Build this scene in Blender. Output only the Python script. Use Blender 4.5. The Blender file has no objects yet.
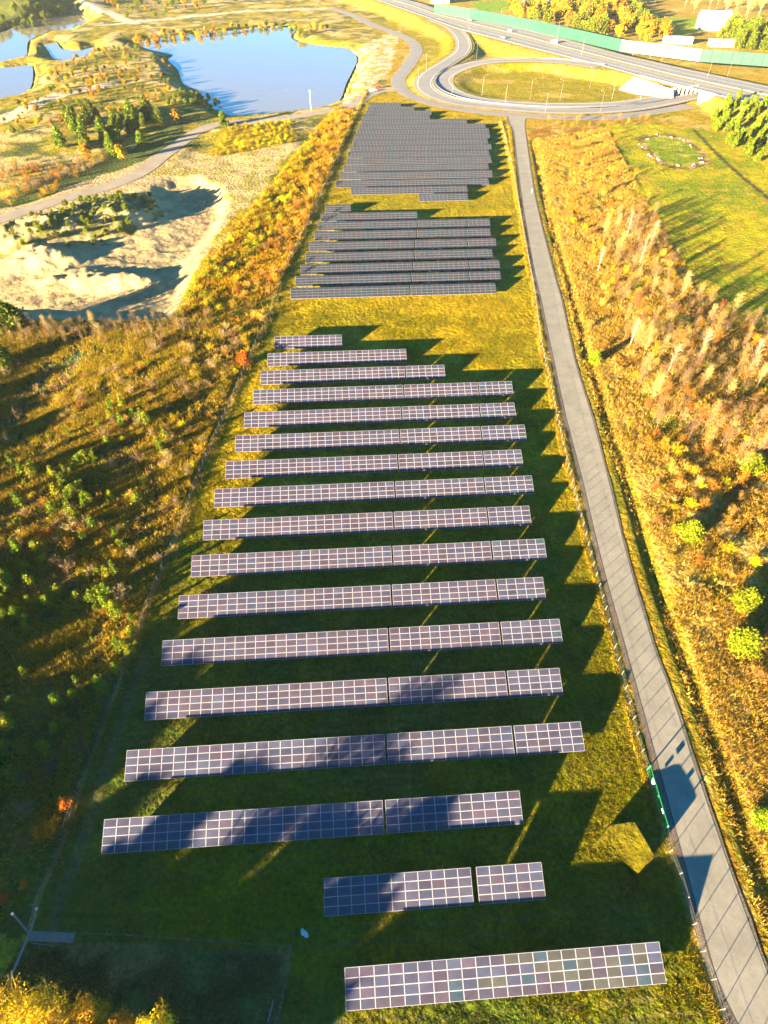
import bpy, math, random
import numpy as np
from mathutils import Matrix, Vector

random.seed(7); rng = np.random.default_rng(7)
C = bpy.context.scene.collection
SC = bpy.context.scene
R_ = math.radians

# ------------------------------------------------------------------ camera, world, sun, exposure
CAM_H = 85.92; TILT = R_(47.02); ROLL = R_(-0.36); FPX = 578.8
SUN_AZ = R_(49.0 + 180.0); SUN_EL = R_(9.2)          # azimuth clockwise from +Y; shadows fall towards 49 deg
cam_d = bpy.data.cameras.new('camera'); cam = bpy.data.objects.new('camera', cam_d); C.objects.link(cam)
cam_d.sensor_fit = 'HORIZONTAL'; cam_d.sensor_width = 36; cam_d.lens = FPX/768*36
cam_d.clip_start = 0.5; cam_d.clip_end = 6000
Fw = Vector((0, math.cos(TILT), -math.sin(TILT))); Up = Vector((0, math.sin(TILT), math.cos(TILT))); X = Vector((1, 0, 0))
Rr = X*math.cos(ROLL) - Up*math.sin(ROLL); Uu = X*math.sin(ROLL) + Up*math.cos(ROLL)
M = Matrix(((Rr.x, Uu.x, -Fw.x, 0), (Rr.y, Uu.y, -Fw.y, 0), (Rr.z, Uu.z, -Fw.z, CAM_H), (0, 0, 0, 1)))
cam.matrix_world = M
SC.camera = cam
W = bpy.data.worlds.new("World"); SC.world = W; W.use_nodes = True
nt = W.node_tree; bg = nt.nodes['Background']
sky = nt.nodes.new('ShaderNodeTexSky'); sky.sky_type = 'NISHITA'; sky.sun_disc = False
sky.sun_elevation = SUN_EL; sky.sun_rotation = SUN_AZ; sky.air_density = 0.3; sky.dust_density = 0.0; sky.ozone_density = 4.0
tint = nt.nodes.new('ShaderNodeHueSaturation'); tint.inputs['Saturation'].default_value = 1.25
nt.links.new(sky.outputs[0], tint.inputs['Color']); 
cool = nt.nodes.new('ShaderNodeMix'); cool.data_type = 'RGBA'; cool.blend_type = 'MULTIPLY'; cool.inputs[0].default_value = 1.0; cool.inputs[7].default_value = (.25, 1.75, 1.15, 1)
nt.links.new(tint.outputs[0], cool.inputs[6]); nt.links.new(cool.outputs[2], bg.inputs[0]); bg.inputs[1].default_value = 0.05
sl = bpy.data.lights.new('sun', 'SUN'); sl.energy = 5.0; sl.angle = R_(0.5); sl.color = (1.0, 0.79, 0.47)
sun = bpy.data.objects.new('sun', sl); C.objects.link(sun)
to_sun = Vector((math.sin(SUN_AZ)*math.cos(SUN_EL), math.cos(SUN_AZ)*math.cos(SUN_EL), math.sin(SUN_EL)))
sun.rotation_euler = to_sun.to_track_quat('Z', 'Y').to_euler()
sun.location = to_sun*300 + Vector((0, 0, 50))
SC.view_settings.view_transform = 'Standard'; SC.view_settings.look = 'None'
SC.view_settings.exposure = 3.5; SC.view_settings.gamma = 1.0
SC.render.engine = 'CYCLES'
SC.cycles.max_bounces = 5; SC.cycles.diffuse_bounces = 2; SC.cycles.glossy_bounces = 2
SC.cycles.transmission_bounces = 2; SC.cycles.volume_bounces = 0; SC.cycles.transparent_max_bounces = 6
SC.cycles.use_denoising = True

# ------------------------------------------------------------------ helpers
def at(u, v, z=0.0):
    """world point seen at a pixel of the photograph at height z"""
    A = (u-384)/FPX; B = (512-v)/FPX; c, s = math.cos(ROLL), math.sin(ROLL)
    A, B = A*c+B*s, -A*s+B*c
    r = (A, math.cos(TILT)+B*math.sin(TILT), -math.sin(TILT)+B*math.cos(TILT))
    k = (z-CAM_H)/r[2]
    return (r[0]*k, r[1]*k)
def ats(pts, z=0.0): return np.array([at(p[0], p[1], z) for p in pts])

def tag(o, label=None, cat=None, group=None, kind=None):
    if label: o['label'] = label
    if cat: o['category'] = cat
    if group: o['group'] = group
    if kind: o['kind'] = kind
    return o
def empty(name, loc, rz=0.0, s=1.0):
    o = bpy.data.objects.new(name, None); C.objects.link(o); o.empty_display_size = 0.3
    o.location = loc; o.rotation_euler = (0, 0, rz); o.scale = (s, s, s) if not hasattr(s, '__len__') else s
    return o
def link(name, me, parent=None, loc=None, rz=None):
    o = bpy.data.objects.new(name, me); C.objects.link(o)
    if parent: o.parent = parent
    if loc is not None: o.location = loc
    if rz is not None: o.rotation_euler = (0, 0, rz)
    return o
def copy_tree(root, kids, loc, rz, s, label, group):
    r = root.copy(); C.objects.link(r); r.location = loc; r.rotation_euler = (0, 0, rz); r.scale = s
    r['label'] = label
    if group: r['group'] = group
    for k in kids:
        c = k.copy(); C.objects.link(c); c.parent = r
    return r

class MB:
    """collects geometry for one mesh: vertices, faces, material slots, vertex colours"""
    def __init__(s): s.V = []; s.F = []; s.MI = []; s.Cc = []; s.n = 0
    def add(s, V, F, mi=0, col=(1, 1, 1)):
        V = np.asarray(V, float); F = np.asarray(F, int)
        s.V.append(V); s.F.append(F+s.n); s.MI.append(np.full(len(F), mi))
        c = np.asarray(col, float)
        if c.ndim == 1: c = np.tile(c, (len(V), 1))
        s.Cc.append(c); s.n += len(V); return s
    def box(s, c, d, mi=0, rz=0.0, col=(1, 1, 1), M=None):
        x, y, z = d[0]/2, d[1]/2, d[2]/2
        V = np.array([(a*x, b*y, e*z) for e in (-1, 1) for b in (-1, 1) for a in (-1, 1)])
        if M is not None: V = V@np.array(M).T
        if rz: cs, sn = math.cos(rz), math.sin(rz); V = V@np.array([[cs, sn, 0], [-sn, cs, 0], [0, 0, 1]])
        V = V+np.array(c)
        return s.add(V, [(0, 2, 3, 1), (4, 5, 7, 6), (0, 1, 5, 4), (2, 6, 7, 3), (0, 4, 6, 2), (1, 3, 7, 5)], mi, col)
    def tube(s, p0, p1, r0, r1=None, n=6, mi=0, col=(1, 1, 1), cap=True):
        r1 = r0 if r1 is None else r1
        p0 = np.array(p0, float); p1 = np.array(p1, float); d = p1-p0; L = np.linalg.norm(d); d = d/max(L, 1e-9)
        a = np.cross(d, (0, 0, 1) if abs(d[2]) < .9 else (1, 0, 0)); a /= np.linalg.norm(a); b = np.cross(d, a)
        V = [p0+(a*math.cos(t)+b*math.sin(t))*r0 for t in np.arange(n)*2*math.pi/n]+[p1+(a*math.cos(t)+b*math.sin(t))*r1 for t in np.arange(n)*2*math.pi/n]
        F = [(i, n+i, n+(i+1) % n, (i+1) % n) for i in range(n)]
        s.add(V, F, mi, col)
        if cap:
            V2 = V[n:]+[p1]; s.add(V2, [(i, n, (i+1) % n, (i+1) % n) for i in range(n)] if False else [(i, (i+1) % n, n, n) for i in range(n)], mi, col)
        return s
    def build(s, name, mats, smooth=False):
        V = np.concatenate(s.V); Fs = s.F; mi = np.concatenate(s.MI); Cc = np.concatenate(s.Cc)
        loops = []; tot = []
        for F in Fs:
            if F.shape[1] == 4:
                deg = F[:, 3] == F[:, 2]
                if deg.any():
                    for f, dg in zip(F, deg):
                        if dg: loops.append(f[:3]); tot.append([3])
                        else: loops.append(f); tot.append([4])
                    continue
            loops.append(F.ravel()); tot.append(np.full(len(F), F.shape[1]))
        L = np.concatenate(loops); T = np.concatenate(tot)
        me = bpy.data.meshes.new(name)
        me.vertices.add(len(V)); me.vertices.foreach_set('co', V.astype(np.float32).ravel())
        me.loops.add(len(L)); me.loops.foreach_set('vertex_index', L.astype(np.int32))
        me.polygons.add(len(T)); st = np.concatenate([[0], np.cumsum(T)[:-1]])
        me.polygons.foreach_set('loop_start', st.astype(np.int32)); me.polygons.foreach_set('loop_total', T.astype(np.int32))
        me.polygons.foreach_set('material_index', mi.astype(np.int32))
        me.polygons.foreach_set('use_smooth', np.full(len(T), smooth, bool))
        at_ = me.color_attributes.new('Col', 'FLOAT_COLOR', 'POINT')
        at_.data.foreach_set('color', np.concatenate([Cc, np.ones((len(Cc), 1))], 1).astype(np.float32).ravel())
        for m in (mats if isinstance(mats, (list, tuple)) else [mats]): me.materials.append(m)
        me.update(calc_edges=True); return me

# value noise in numpy
_P = rng.random((256, 256))
def vnoise(x, y, sc):
    x = np.asarray(x)/sc+1000; y = np.asarray(y)/sc+1000
    xi = np.floor(x).astype(int); yi = np.floor(y).astype(int); fx = x-xi; fy = y-yi
    fx = fx*fx*(3-2*fx); fy = fy*fy*(3-2*fy)
    g = lambda i, j: _P[i % 256, j % 256]
    return (g(xi, yi)*(1-fx)+g(xi+1, yi)*fx)*(1-fy)+(g(xi, yi+1)*(1-fx)+g(xi+1, yi+1)*fx)*fy
def fbm(x, y, sc, o=4):
    r = 0; a = .5; t = 0
    for k in range(o): r = r+a*vnoise(x+17*k, y-31*k, sc/2**k); t += a; a *= .55
    return r/t
def inside(poly, x, y):
    c = np.zeros(x.shape, bool); n = len(poly)
    for i in range(n):
        x0, y0 = poly[i]; x1, y1 = poly[(i+1) % n]
        if y0 == y1: continue
        k = ((y0 > y) != (y1 > y)) & (x < (x1-x0)*(y-y0)/(y1-y0)+x0); c ^= k
    return c
def dist_line(pl, x, y):
    """distance to a polyline, and the polyline's own running length at the nearest point"""
    best = np.full(x.shape, 1e9)
    for i in range(len(pl)-1):
        a = pl[i]; b = pl[i+1]; d = b-a; L2 = max(d@d, 1e-9)
        t = np.clip(((x-a[0])*d[0]+(y-a[1])*d[1])/L2, 0, 1)
        best = np.minimum(best, np.hypot(x-a[0]-t*d[0], y-a[1]-t*d[1]))
    return best
def poly_sd(poly, x, y):
    d = dist_line(np.vstack([poly, poly[:1]]), x, y); return np.where(inside(poly, x, y), -d, d)
def sstep(a, b, x):
    t = np.clip((x-a)/(b-a), 0, 1); return t*t*(3-2*t)

# ------------------------------------------------------------------ materials
def mat(name, col=(.5, .5, .5), rough=.8, metal=0.0, vc=False, noise=None, bump=None, objvar=0.0, spec=.5, trans=0.0):
    m = bpy.data.materials.new(name); m.use_nodes = True; n = m.node_tree; p = n.nodes['Principled BSDF']; Lk = n.links.new
    p.inputs['Roughness'].default_value = rough; p.inputs['Metallic'].default_value = metal
    p.inputs['Specular IOR Level'].default_value = spec
    if vc:
        a = n.nodes.new('ShaderNodeVertexColor'); a.layer_name = 'Col'; hs0 = n.nodes.new('ShaderNodeHueSaturation'); hs0.inputs['Saturation'].default_value = 1.22; Lk(a.outputs[0], hs0.inputs['Color']); src = hs0.outputs[0]
    else:
        a = n.nodes.new('ShaderNodeRGB'); a.outputs[0].default_value = (*col, 1); src = a.outputs[0]
    geo = n.nodes.new('ShaderNodeNewGeometry')
    def mult(src, fac_out, lo, hi):
        mr = n.nodes.new('ShaderNodeMapRange'); mr.inputs[1].default_value = .25; mr.inputs[2].default_value = .75
        mr.inputs[3].default_value = lo; mr.inputs[4].default_value = hi; Lk(fac_out, mr.inputs[0])
        mx = n.nodes.new('ShaderNodeMix'); mx.data_type = 'RGBA'; mx.blend_type = 'MULTIPLY'; mx.inputs[0].default_value = 1
        Lk(src, mx.inputs[6]); Lk(mr.outputs[0], mx.inputs[7]); return mx.outputs[2]
    for (sc, lo, hi) in (noise or []):
        tx = n.nodes.new('ShaderNodeTexNoise'); tx.inputs['Scale'].default_value = sc; tx.inputs['Detail'].default_value = 5
        Lk(geo.outputs['Position'], tx.inputs['Vector']); src = mult(src, tx.outputs[0], lo, hi)
    if objvar:
        oi = n.nodes.new('ShaderNodeObjectInfo'); hs = n.nodes.new('ShaderNodeHueSaturation')
        mr = n.nodes.new('ShaderNodeMapRange'); mr.inputs[3].default_value = 1-objvar; mr.inputs[4].default_value = 1+objvar
        mh = n.nodes.new('ShaderNodeMapRange'); mh.inputs[3].default_value = .5-objvar*.06; mh.inputs[4].default_value = .5+objvar*.06
        Lk(oi.outputs['Random'], mr.inputs[0]); Lk(oi.outputs['Random'], mh.inputs[0]); Lk(mr.outputs[0], hs.inputs['Value']); Lk(mh.outputs[0], hs.inputs['Hue']); Lk(src, hs.inputs['Color']); src = hs.outputs[0]
    Lk(src, p.inputs['Base Color'])
    if bump:
        prev = None
        for (sc, st, dist) in bump:
            tx = n.nodes.new('ShaderNodeTexNoise'); tx.inputs['Scale'].default_value = sc; tx.inputs['Detail'].default_value = 4
            Lk(geo.outputs['Position'], tx.inputs['Vector'])
            b = n.nodes.new('ShaderNodeBump'); b.inputs['Strength'].default_value = st; b.inputs['Distance'].default_value = dist
            Lk(tx.outputs[0], b.inputs['Height'])
            if prev: Lk(prev, b.inputs['Normal'])
            prev = b.outputs[0]
        Lk(prev, p.inputs['Normal'])
    if trans:
        tr = n.nodes.new('ShaderNodeBsdfTranslucent'); Lk(src, tr.inputs[0]); ms = n.nodes.new('ShaderNodeMixShader'); ms.inputs[0].default_value = trans
        Lk(p.outputs[0], ms.inputs[1]); Lk(tr.outputs[0], ms.inputs[2]); Lk(ms.outputs[0], n.nodes['Material Output'].inputs[0])
    return m

M_ground = mat('ground_cover', vc=True, rough=.95, noise=[(1.7, .5, 1.4), (.22, .65, 1.3), (5.0, .6, 1.35), (.6, .75, 1.2)], bump=[(.8, 1.0, .6), (3.0, 1.0, .2)], spec=.1)
M_sand = mat('quarry_sand', vc=True, rough=.95, noise=[(.12, .75, 1.2), (.5, .88, 1.12), (3, .93, 1.06)], bump=[(.35, .6, .8), (1.5, .5, .2)], spec=.1)
M_leaf = mat('foliage', vc=True, rough=.7, objvar=.25, spec=.2, trans=.2)
M_twig = mat('bare_twigs', vc=True, rough=.85, objvar=.4, spec=.15)
M_bark = mat('bark', (.12, .085, .055), rough=.9, noise=[(6, .6, 1.3)])
M_brownbark = mat('golden_brown_bark', (.17, .11, .06), rough=.85, noise=[(6, .7, 1.2)])
M_birch = mat('birch_bark', (.62, .56, .48), rough=.8, noise=[(9, .6, 1.1)])
M_tuft = mat('dry_grass_blades', vc=True, rough=.85, noise=[(.15, .75, 1.25)], spec=.1, trans=.2)
M_road = mat('asphalt', (.27, .245, .195), rough=.85, noise=[(.25, .82, 1.12), (9, .85, 1.12), (1.3, .88, 1.08)], bump=[(20, .3, .01)], spec=.3)
M_gravel = mat('gravel', (.15, .115, .085), rough=.95, noise=[(4, .6, 1.4), (.6, .8, 1.2)], bump=[(5, .9, .08)], spec=.1)
M_track = mat('sandy_track', (.30, .25, .19), rough=.95, noise=[(.15, .8, 1.15), (3, .85, 1.15)], bump=[(2, .5, .1)], spec=.1)
M_hwy = mat('motorway_asphalt', (.22, .21, .20), rough=.8, noise=[(.1, .9, 1.1), (2, .95, 1.05)], spec=.3)
M_paint = mat('road_paint', (.75, .75, .72), rough=.7, noise=[(3, .8, 1.1)])
M_conc = mat('concrete', (.52, .48, .44), rough=.85, noise=[(.8, .8, 1.15)], bump=[(3, .3, .04)])
M_water = mat('lake_water', (.24, .20, .12), rough=.06, bump=[(.35, .12, .08)], spec=.5)
M_alu = mat('aluminium_frame', (.32, .31, .37), rough=.45, metal=.0, spec=.5)
M_steel = mat('galvanised_steel', (.14, .15, .15), rough=.5, metal=.3)
M_white = mat('white_paint', (.60, .59, .56), rough=.6, noise=[(1.5, .9, 1.05)])
M_green = mat('green_paint', (.02, .30, .10), rough=.5, noise=[(3, .8, 1.1)])
M_barrier = mat('green_acoustic_panel', (.014, .066, .045), rough=.5, noise=[(.5, .85, 1.1)])
M_wood = mat('weathered_wood', (.20, .17, .14), rough=.9, noise=[(7, .7, 1.3)])
M_wire = mat('fence_wire', (.22, .21, .18), rough=.6)
M_roof = mat('pale_roof', (.55, .50, .47), rough=.7, noise=[(.6, .85, 1.1)])
M_red = mat('red_roof', (.40, .12, .07), rough=.7, noise=[(.8, .85, 1.1)])
M_glassd = mat('dark_window', (.03, .035, .04), rough=.1)
M_rock = mat('pale_stone', (.42, .38, .32), rough=.9, noise=[(3, .7, 1.2)], bump=[(3, .6, .1)])
M_blue = mat('blue_cloth', (.12, .22, .40), rough=.8)
M_skin = mat('skin', (.45, .27, .18), rough=.6)
M_tyre = mat('black_rubber', (.02, .02, .02), rough=.8)

def glass(name, col):
    m = bpy.data.materials.new(name); m.use_nodes = True; n = m.node_tree; p = n.nodes['Principled BSDF']; Lk = n.links.new
    p.inputs['Roughness'].default_value = .22; p.inputs['Specular IOR Level'].default_value = .5
    tc = n.nodes.new('ShaderNodeTexCoord'); oi = n.nodes.new('ShaderNodeObjectInfo')
    # silicon cells: a fine grid of slightly different blues on the sheet
    br = n.nodes.new('ShaderNodeTexBrick'); br.offset = 0; br.inputs['Scale'].default_value = 1
    br.inputs['Brick Width'].default_value = .157; br.inputs['Row Height'].default_value = .157; br.inputs['Mortar Size'].default_value = .003
    c = Vector(col); br.inputs['Color1'].default_value = (*(c*.92), 1); br.inputs['Color2'].default_value = (*(c*1.1), 1); br.inputs['Mortar'].default_value = (*(c*2.2), 1)
    Lk(tc.outputs['Object'], br.inputs['Vector'])
    geo = n.nodes.new('ShaderNodeNewGeometry')
    nz = n.nodes.new('ShaderNodeTexNoise'); nz.inputs['Scale'].default_value = .5; nz.inputs['Detail'].default_value = 3; Lk(geo.outputs['Position'], nz.inputs['Vector'])
    mr = n.nodes.new('ShaderNodeMapRange'); mr.inputs[3].default_value = .82; mr.inputs[4].default_value = 1.2; Lk(oi.outputs['Random'], mr.inputs[0])
    m2 = n.nodes.new('ShaderNodeMapRange'); m2.inputs[1].default_value = .3; m2.inputs[2].default_value = .7; m2.inputs[3].default_value = .85; m2.inputs[4].default_value = 1.15; Lk(nz.outputs[0], m2.inputs[0])
    mm = n.nodes.new('ShaderNodeMath'); mm.operation = 'MULTIPLY'; Lk(mr.outputs[0], mm.inputs[0]); Lk(m2.outputs[0], mm.inputs[1])
    mx = n.nodes.new('ShaderNodeMix'); mx.data_type = 'RGBA'; mx.blend_type = 'MULTIPLY'; mx.inputs[0].default_value = 1
    Lk(br.outputs[0], mx.inputs[6]); Lk(mm.outputs[0], mx.inputs[7]); Lk(mx.outputs[2], p.inputs['Base Color'])
    return m
G = [glass('cell_glass_mauve', (.044, .036, .056)), glass('cell_glass_plum', (.038, .037, .062)), glass('cell_glass_olive', (.042, .042, .040)),
     glass('cell_glass_teal', (.030, .046, .066)), glass('cell_glass_blue', (.036, .040, .070))]
G_far = [mat('cell_glass_grey', (.030, .030, .040), rough=.25, noise=[(.3, .85, 1.15)]), mat('cell_glass_slate', (.020, .032, .046), rough=.25, noise=[(.3, .85, 1.15)])]
M_alu_far = mat('thin_frame', (.20, .20, .235), rough=.5)

# ------------------------------------------------------------------ layout traced from the photograph (ground points)
nX = np.array([-math.sin(R_(4.04)), math.cos(R_(4.04))])
LF = [(366, 92), (363, 98), (346.9, 134), (316.6, 207), (286, 267.6), (268, 320), (251.5, 354.7), (233, 398), (204, 464), (177, 537), (150, 602), (130, 654), (101, 732), (81, 787), (58.6, 855), (39, 894), (30, 932)]
BF = [(30, 932), (75, 934), (130, 936), (230, 943), (291, 947), (286, 990), (272, 1040)]
RF = [(500, 122), (502, 128), (512.4, 171), (522.5, 231), (532.6, 284), (540, 338.6), (554.8, 410), (565, 457), (574, 493), (584.5, 534.6), (599, 589.5), (607, 618), (615, 652), (628, 701.5), (637, 740.5), (646.5, 770), (664, 830), (671, 861), (678, 875), (690, 917), (699, 948), (709, 973), (723, 1021), (737, 1075)]
ROAD_L = [(507, 112), (510, 124), (514, 135), (521.6, 195), (533, 264.5), (541, 300), (553.4, 359), (566, 418.7), (581.5, 478), (600.8, 560), (624, 644), (638.3, 696), (656, 760), (684, 865), (712.5, 969), (737, 1024), (775, 1110)]
ROAD_R = [(527, 112), (525, 124), (526, 135), (535, 195), (552, 264.5), (562, 300), (575, 359), (593.4, 418.7), (608.8, 478), (629, 560), (654, 644), (673.5, 696), (694, 760), (730, 865), (768, 969), (790, 1024), (830, 1110)]
lf, rf = ats(LF), ats(RF)
roadL, roadR = ats(ROAD_L), ats(ROAD_R); road_c = (roadL+roadR)/2

ZH = 5.0   # motorway level
HW_T = ats([(330, -16), (376, -8), (420, 3), (442, 11), (480, 18), (540, 32), (620, 54), (683, 68), (759, 84), (840, 101)], ZH)
HW_B = ats([(330, -11), (376, 0), (420, 15.5), (459, 30), (498, 40), (540, 51), (600, 66), (639, 77), (668, 85.5), (697, 92), (751, 104.5), (840, 125)], ZH)
hw_poly = np.vstack([HW_T, HW_B[::-1]])
RA = [(432, 19.5, 4.6), (451.6, 27.4, 4.0), (462.8, 39.8, 3.2), (461.5, 52, 2.6), (444, 64.5, 2.2), (429, 74.4, 2.), (424, 84, 1.8), (431, 93, 1.5), (454, 101.6, 1.2), (494, 106.6, 1.), (560, 111, 1.), (620, 109, 1.), (665, 102, 1.), (700, 94, 1.), (735, 84, 1.)]
RB = [(600, 66.5, 4.9), (560, 61.5, 4.2), (518, 60, 3.6), (481, 62.5, 3.), (456, 69.5, 2.4), (443, 78, 2.), (446, 87, 1.6), (458, 94, 1.3), (481, 100, 1.1), (518, 104, 1.), (560, 105.5, 1.), (620, 104, 1.), (668, 97, 1.)]
LR = [(330, 8), (352, 15), (370, 24), (397, 34), (412, 42), (416, 52), (407, 67), (398, 80), (403, 91), (424, 101), (456, 108.5), (508, 114.5), (560, 117.5), (610, 117.5), (650, 112), (690, 106)]
LT = [(402, 88), (380, 91), (365, 97), (351, 106), (322, 112), (270, 120), (235, 122), (205, 128), (170, 150), (130, 178), (60, 200), (-40, 232)]
def ramp_pts(R): return np.array([(*at(u, v, z), z) for u, v, z in R])
def smooth(P, n=6):
    P = np.asarray(P, float); out = []
    Q = np.vstack([2*P[0]-P[1], P, 2*P[-1]-P[-2]])
    for i in range(1, len(Q)-2):
        p0, p1, p2, p3 = Q[i-1:i+3]
        for t in np.arange(n)/n:
            out.append(.5*((2*p1)+(-p0+p2)*t+(2*p0-5*p1+4*p2-p3)*t*t+(-p0+3*p1-3*p2+p3)*t**3))
    out.append(Q[-2]); return np.array(out)
ra, rb = smooth(ramp_pts(RA)), smooth(ramp_pts(RB))
lr, lt = smooth(ats(LR)), smooth(ats(LT))

LZ = -2.5
lake1 = ats([(131, 43), (150, 39), (180, 35), (215, 32), (250, 29), (283, 27), (296, 29), (291, 37), (300, 42), (322, 46), (346, 48), (357, 58), (353, 70), (346, 84), (340, 100), (325, 106), (300, 110), (270, 113), (232, 116), (222, 111), (205, 106), (200, 92), (183, 84), (178, 70), (168, 60), (172, 55), (150, 50)], LZ)
lake2 = ats([(-60, 44), (0, 33), (17, 25.4), (42, 18.6), (56, 12.7), (74.6, 12.2), (91.5, 17.8), (81, 23.7), (64, 32), (51, 30.5), (42, 34.7), (29, 40.7), (27, 49), (25, 56), (0, 62), (-60, 66)], LZ)
lake3 = ats([(-60, 70), (0, 68), (29, 65), (33, 73), (30.5, 88), (18.6, 95), (0, 99), (-60, 106)], LZ)
pond = ats([(43, 44), (56, 42), (62, 49), (81, 50), (95, 46.6), (82, 58), (66, 61), (54, 59), (48, 51)], LZ)
PZ = -2.8
pit = ats([(-60, 322), (170, 322), (187, 285), (212, 240), (222, 215), (218, 196), (196, 184), (168, 186), (150, 196), (162, 214), (140, 226), (120, 236), (60, 246), (0, 256), (-60, 262)], PZ)
sandy = ats([(-60, 325), (172, 322), (192, 282), (218, 240), (262, 196), (268, 178), (300, 150), (300, 142), (215, 158), (170, 152), (128, 172), (60, 196), (-60, 226)], -2)

def road_z(P3, x, y, hw, soft):
    """height pull of a 3D centre line: weight and height"""
    best = np.full(x.shape, 1e9); zz = np.zeros(x.shape)
    for i in range(len(P3)-1):
        a = P3[i]; b = P3[i+1]; d = b[:2]-a[:2]; L2 = max(d@d, 1e-9)
        t = np.clip(((x-a[0])*d[0]+(y-a[1])*d[1])/L2, 0, 1); q = np.hypot(x-a[0]-t*d[0], y-a[1]-t*d[1])
        k = q < best; best = np.where(k, q, best); zz = np.where(k, a[2]+(b[2]-a[2])*t, zz)
    return 1-sstep(hw, hw+soft, best), zz
SHADOW_MOUND = np.array([(28.4, 21.6), (30.5, 22.3), (33.7, 22.5), (35.0, 18.6), (33.2, 17.9), (30.2, 19.0)])  # unused outline of the mound added for its road shadow
under = np.array(at(672, 92, 0))                                    # where the ramp passes below the motorway
def height(x, y):
    x = np.asarray(x, float); y = np.asarray(y, float)
    far = sstep(150, 500, np.hypot(x, y))
    h = (fbm(x, y, 60, 3)-.5)*.6*far
    inf = inside(np.vstack([lf, rf[::-1]]), x, y)
    h = h+np.where(inf, 0, (fbm(x, y, 9, 3)-.5)*.5)*sstep(1.5, 8, np.minimum(dist_line(road_c, x, y)-3.5, 20))
    # dry field east of the road: furrows and a ditch beside the road
    dr = dist_line(road_c[2:], x, y); side = x > np.interp(y, road_c[:, 1][::-1], road_c[:, 0][::-1])
    h = h-np.where(side & (y < 340), .7*np.exp(-((dr-6.6)/1.1)**2), 0)
    # sand pit
    sd = poly_sd(pit, x+(fbm(x, y, 14, 3)-.5)*9, y+(fbm(x+50, y, 14, 3)-.5)*9)
    wp = 1-sstep(-5, 4, sd)
    h = h*(1-wp)+wp*(PZ+(fbm(x, y, 22, 4)-.5)*2.0+np.abs(fbm(x*.5+y*.3, y-x*.3, 7, 4)-.5)*1.8)
    # sand heaps and ridges in the pit, spoil heap behind
    for (u, v, rx, ry, hh, z) in [(40, 258, 9, 6, 3.8, PZ), (62, 262, 8, 5, 3., PZ), (25, 268, 8, 4, 2.2, PZ), (85, 276, 10, 4.5, 2.4, PZ), (110, 284, 9, 4, 2.4, PZ), (138, 285, 9, 3.5, 2.8, PZ), (78, 288, 12, 3.5, 1.8, PZ), (60, 282, 8, 3, 1.8, PZ),
                             (75, 226, 13, 9, 4.5, -2), (105, 214, 14, 9, 4.8, -2), (130, 222, 10, 7, 4.2, -2), (35, 236, 10, 7, 3.5, -2), (5, 243, 12, 6, 3.5, -2), (125, 204, 14, 5, 3., -2), (60, 236, 9, 5, 3.0, -2)]:
        cx, cy = at(u, v, z); g = np.exp(-(((x-cx)/rx)**2+((y-cy)/ry)**2)); h = h+hh*g*(.5+1.1*fbm(x+y*.5, y-x*.5, 4, 4))*(.75 if z == PZ else .62)
    # hollow west of the scrub, dark bank
    cx, cy = at(20, 390); h = h-3.5*np.exp(-(((x-cx)/16)**2+((y-cy)/20)**2))
    # dark sloping bank north of the track
    cx, cy = at(40, 205); h = h-1.5*np.exp(-(((x-cx)/70)**2+((y-cy-6)/10)**2))
    # hummocks around the lakes
    wl = sstep(290, 330, y)*(1-sstep(-60, -20, x))
    h = h+wl*(fbm(x, y, 45, 4)-.45)*3.5
    for (u, v, rx, ry, hh) in [(200, 96, 24, 26, 1.5), (25, 12, 60, 26, 9.), (60, 8, 40, 20, 8.)]:
        cx, cy = at(u, v); h = h+hh*np.exp(-(((x-cx)/rx)**2+((y-cy)/ry)**2))
    sd = np.minimum.reduce([poly_sd(L, x, y) for L in (lake1, lake2, lake3, pond)]); k = 1-sstep(-3, 14, sd)
    h = h*(1-k)+k*(-4.2); h = np.where((sd > 2) & (y > 300), np.maximum(h, -1.9), h)
    # traffic corridors
    k = 1-sstep(0, 26, poly_sd(hw_poly, x, y)*(1+4*np.exp(-(np.hypot(x-under[0], y-under[1])/35)**2))); tun = np.hypot((x-under[0])/1.0, (y-under[1])/1.0)
    h = h*(1-k)+k*(ZH-.25)
    for P in (rb, ra):
        w, z = road_z(P, x, y, 7.5, 12); h = h*(1-w)+w*(z-.25)
    w = 1-sstep(5, 12, dist_line(lr, x, y)); h = h*(1-w)+w*(-.05)
    w = 1-sstep(6, 12, dist_line(lt, x, y)); h = h*(1-w)+w*(-.05)
    w = 1-sstep(4.3, 5.5, dr); h = h*(1-w)+w*(-.06)
    return h
def hz(x, y): return float(height(np.array([x]), np.array([y]))[0])

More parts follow.
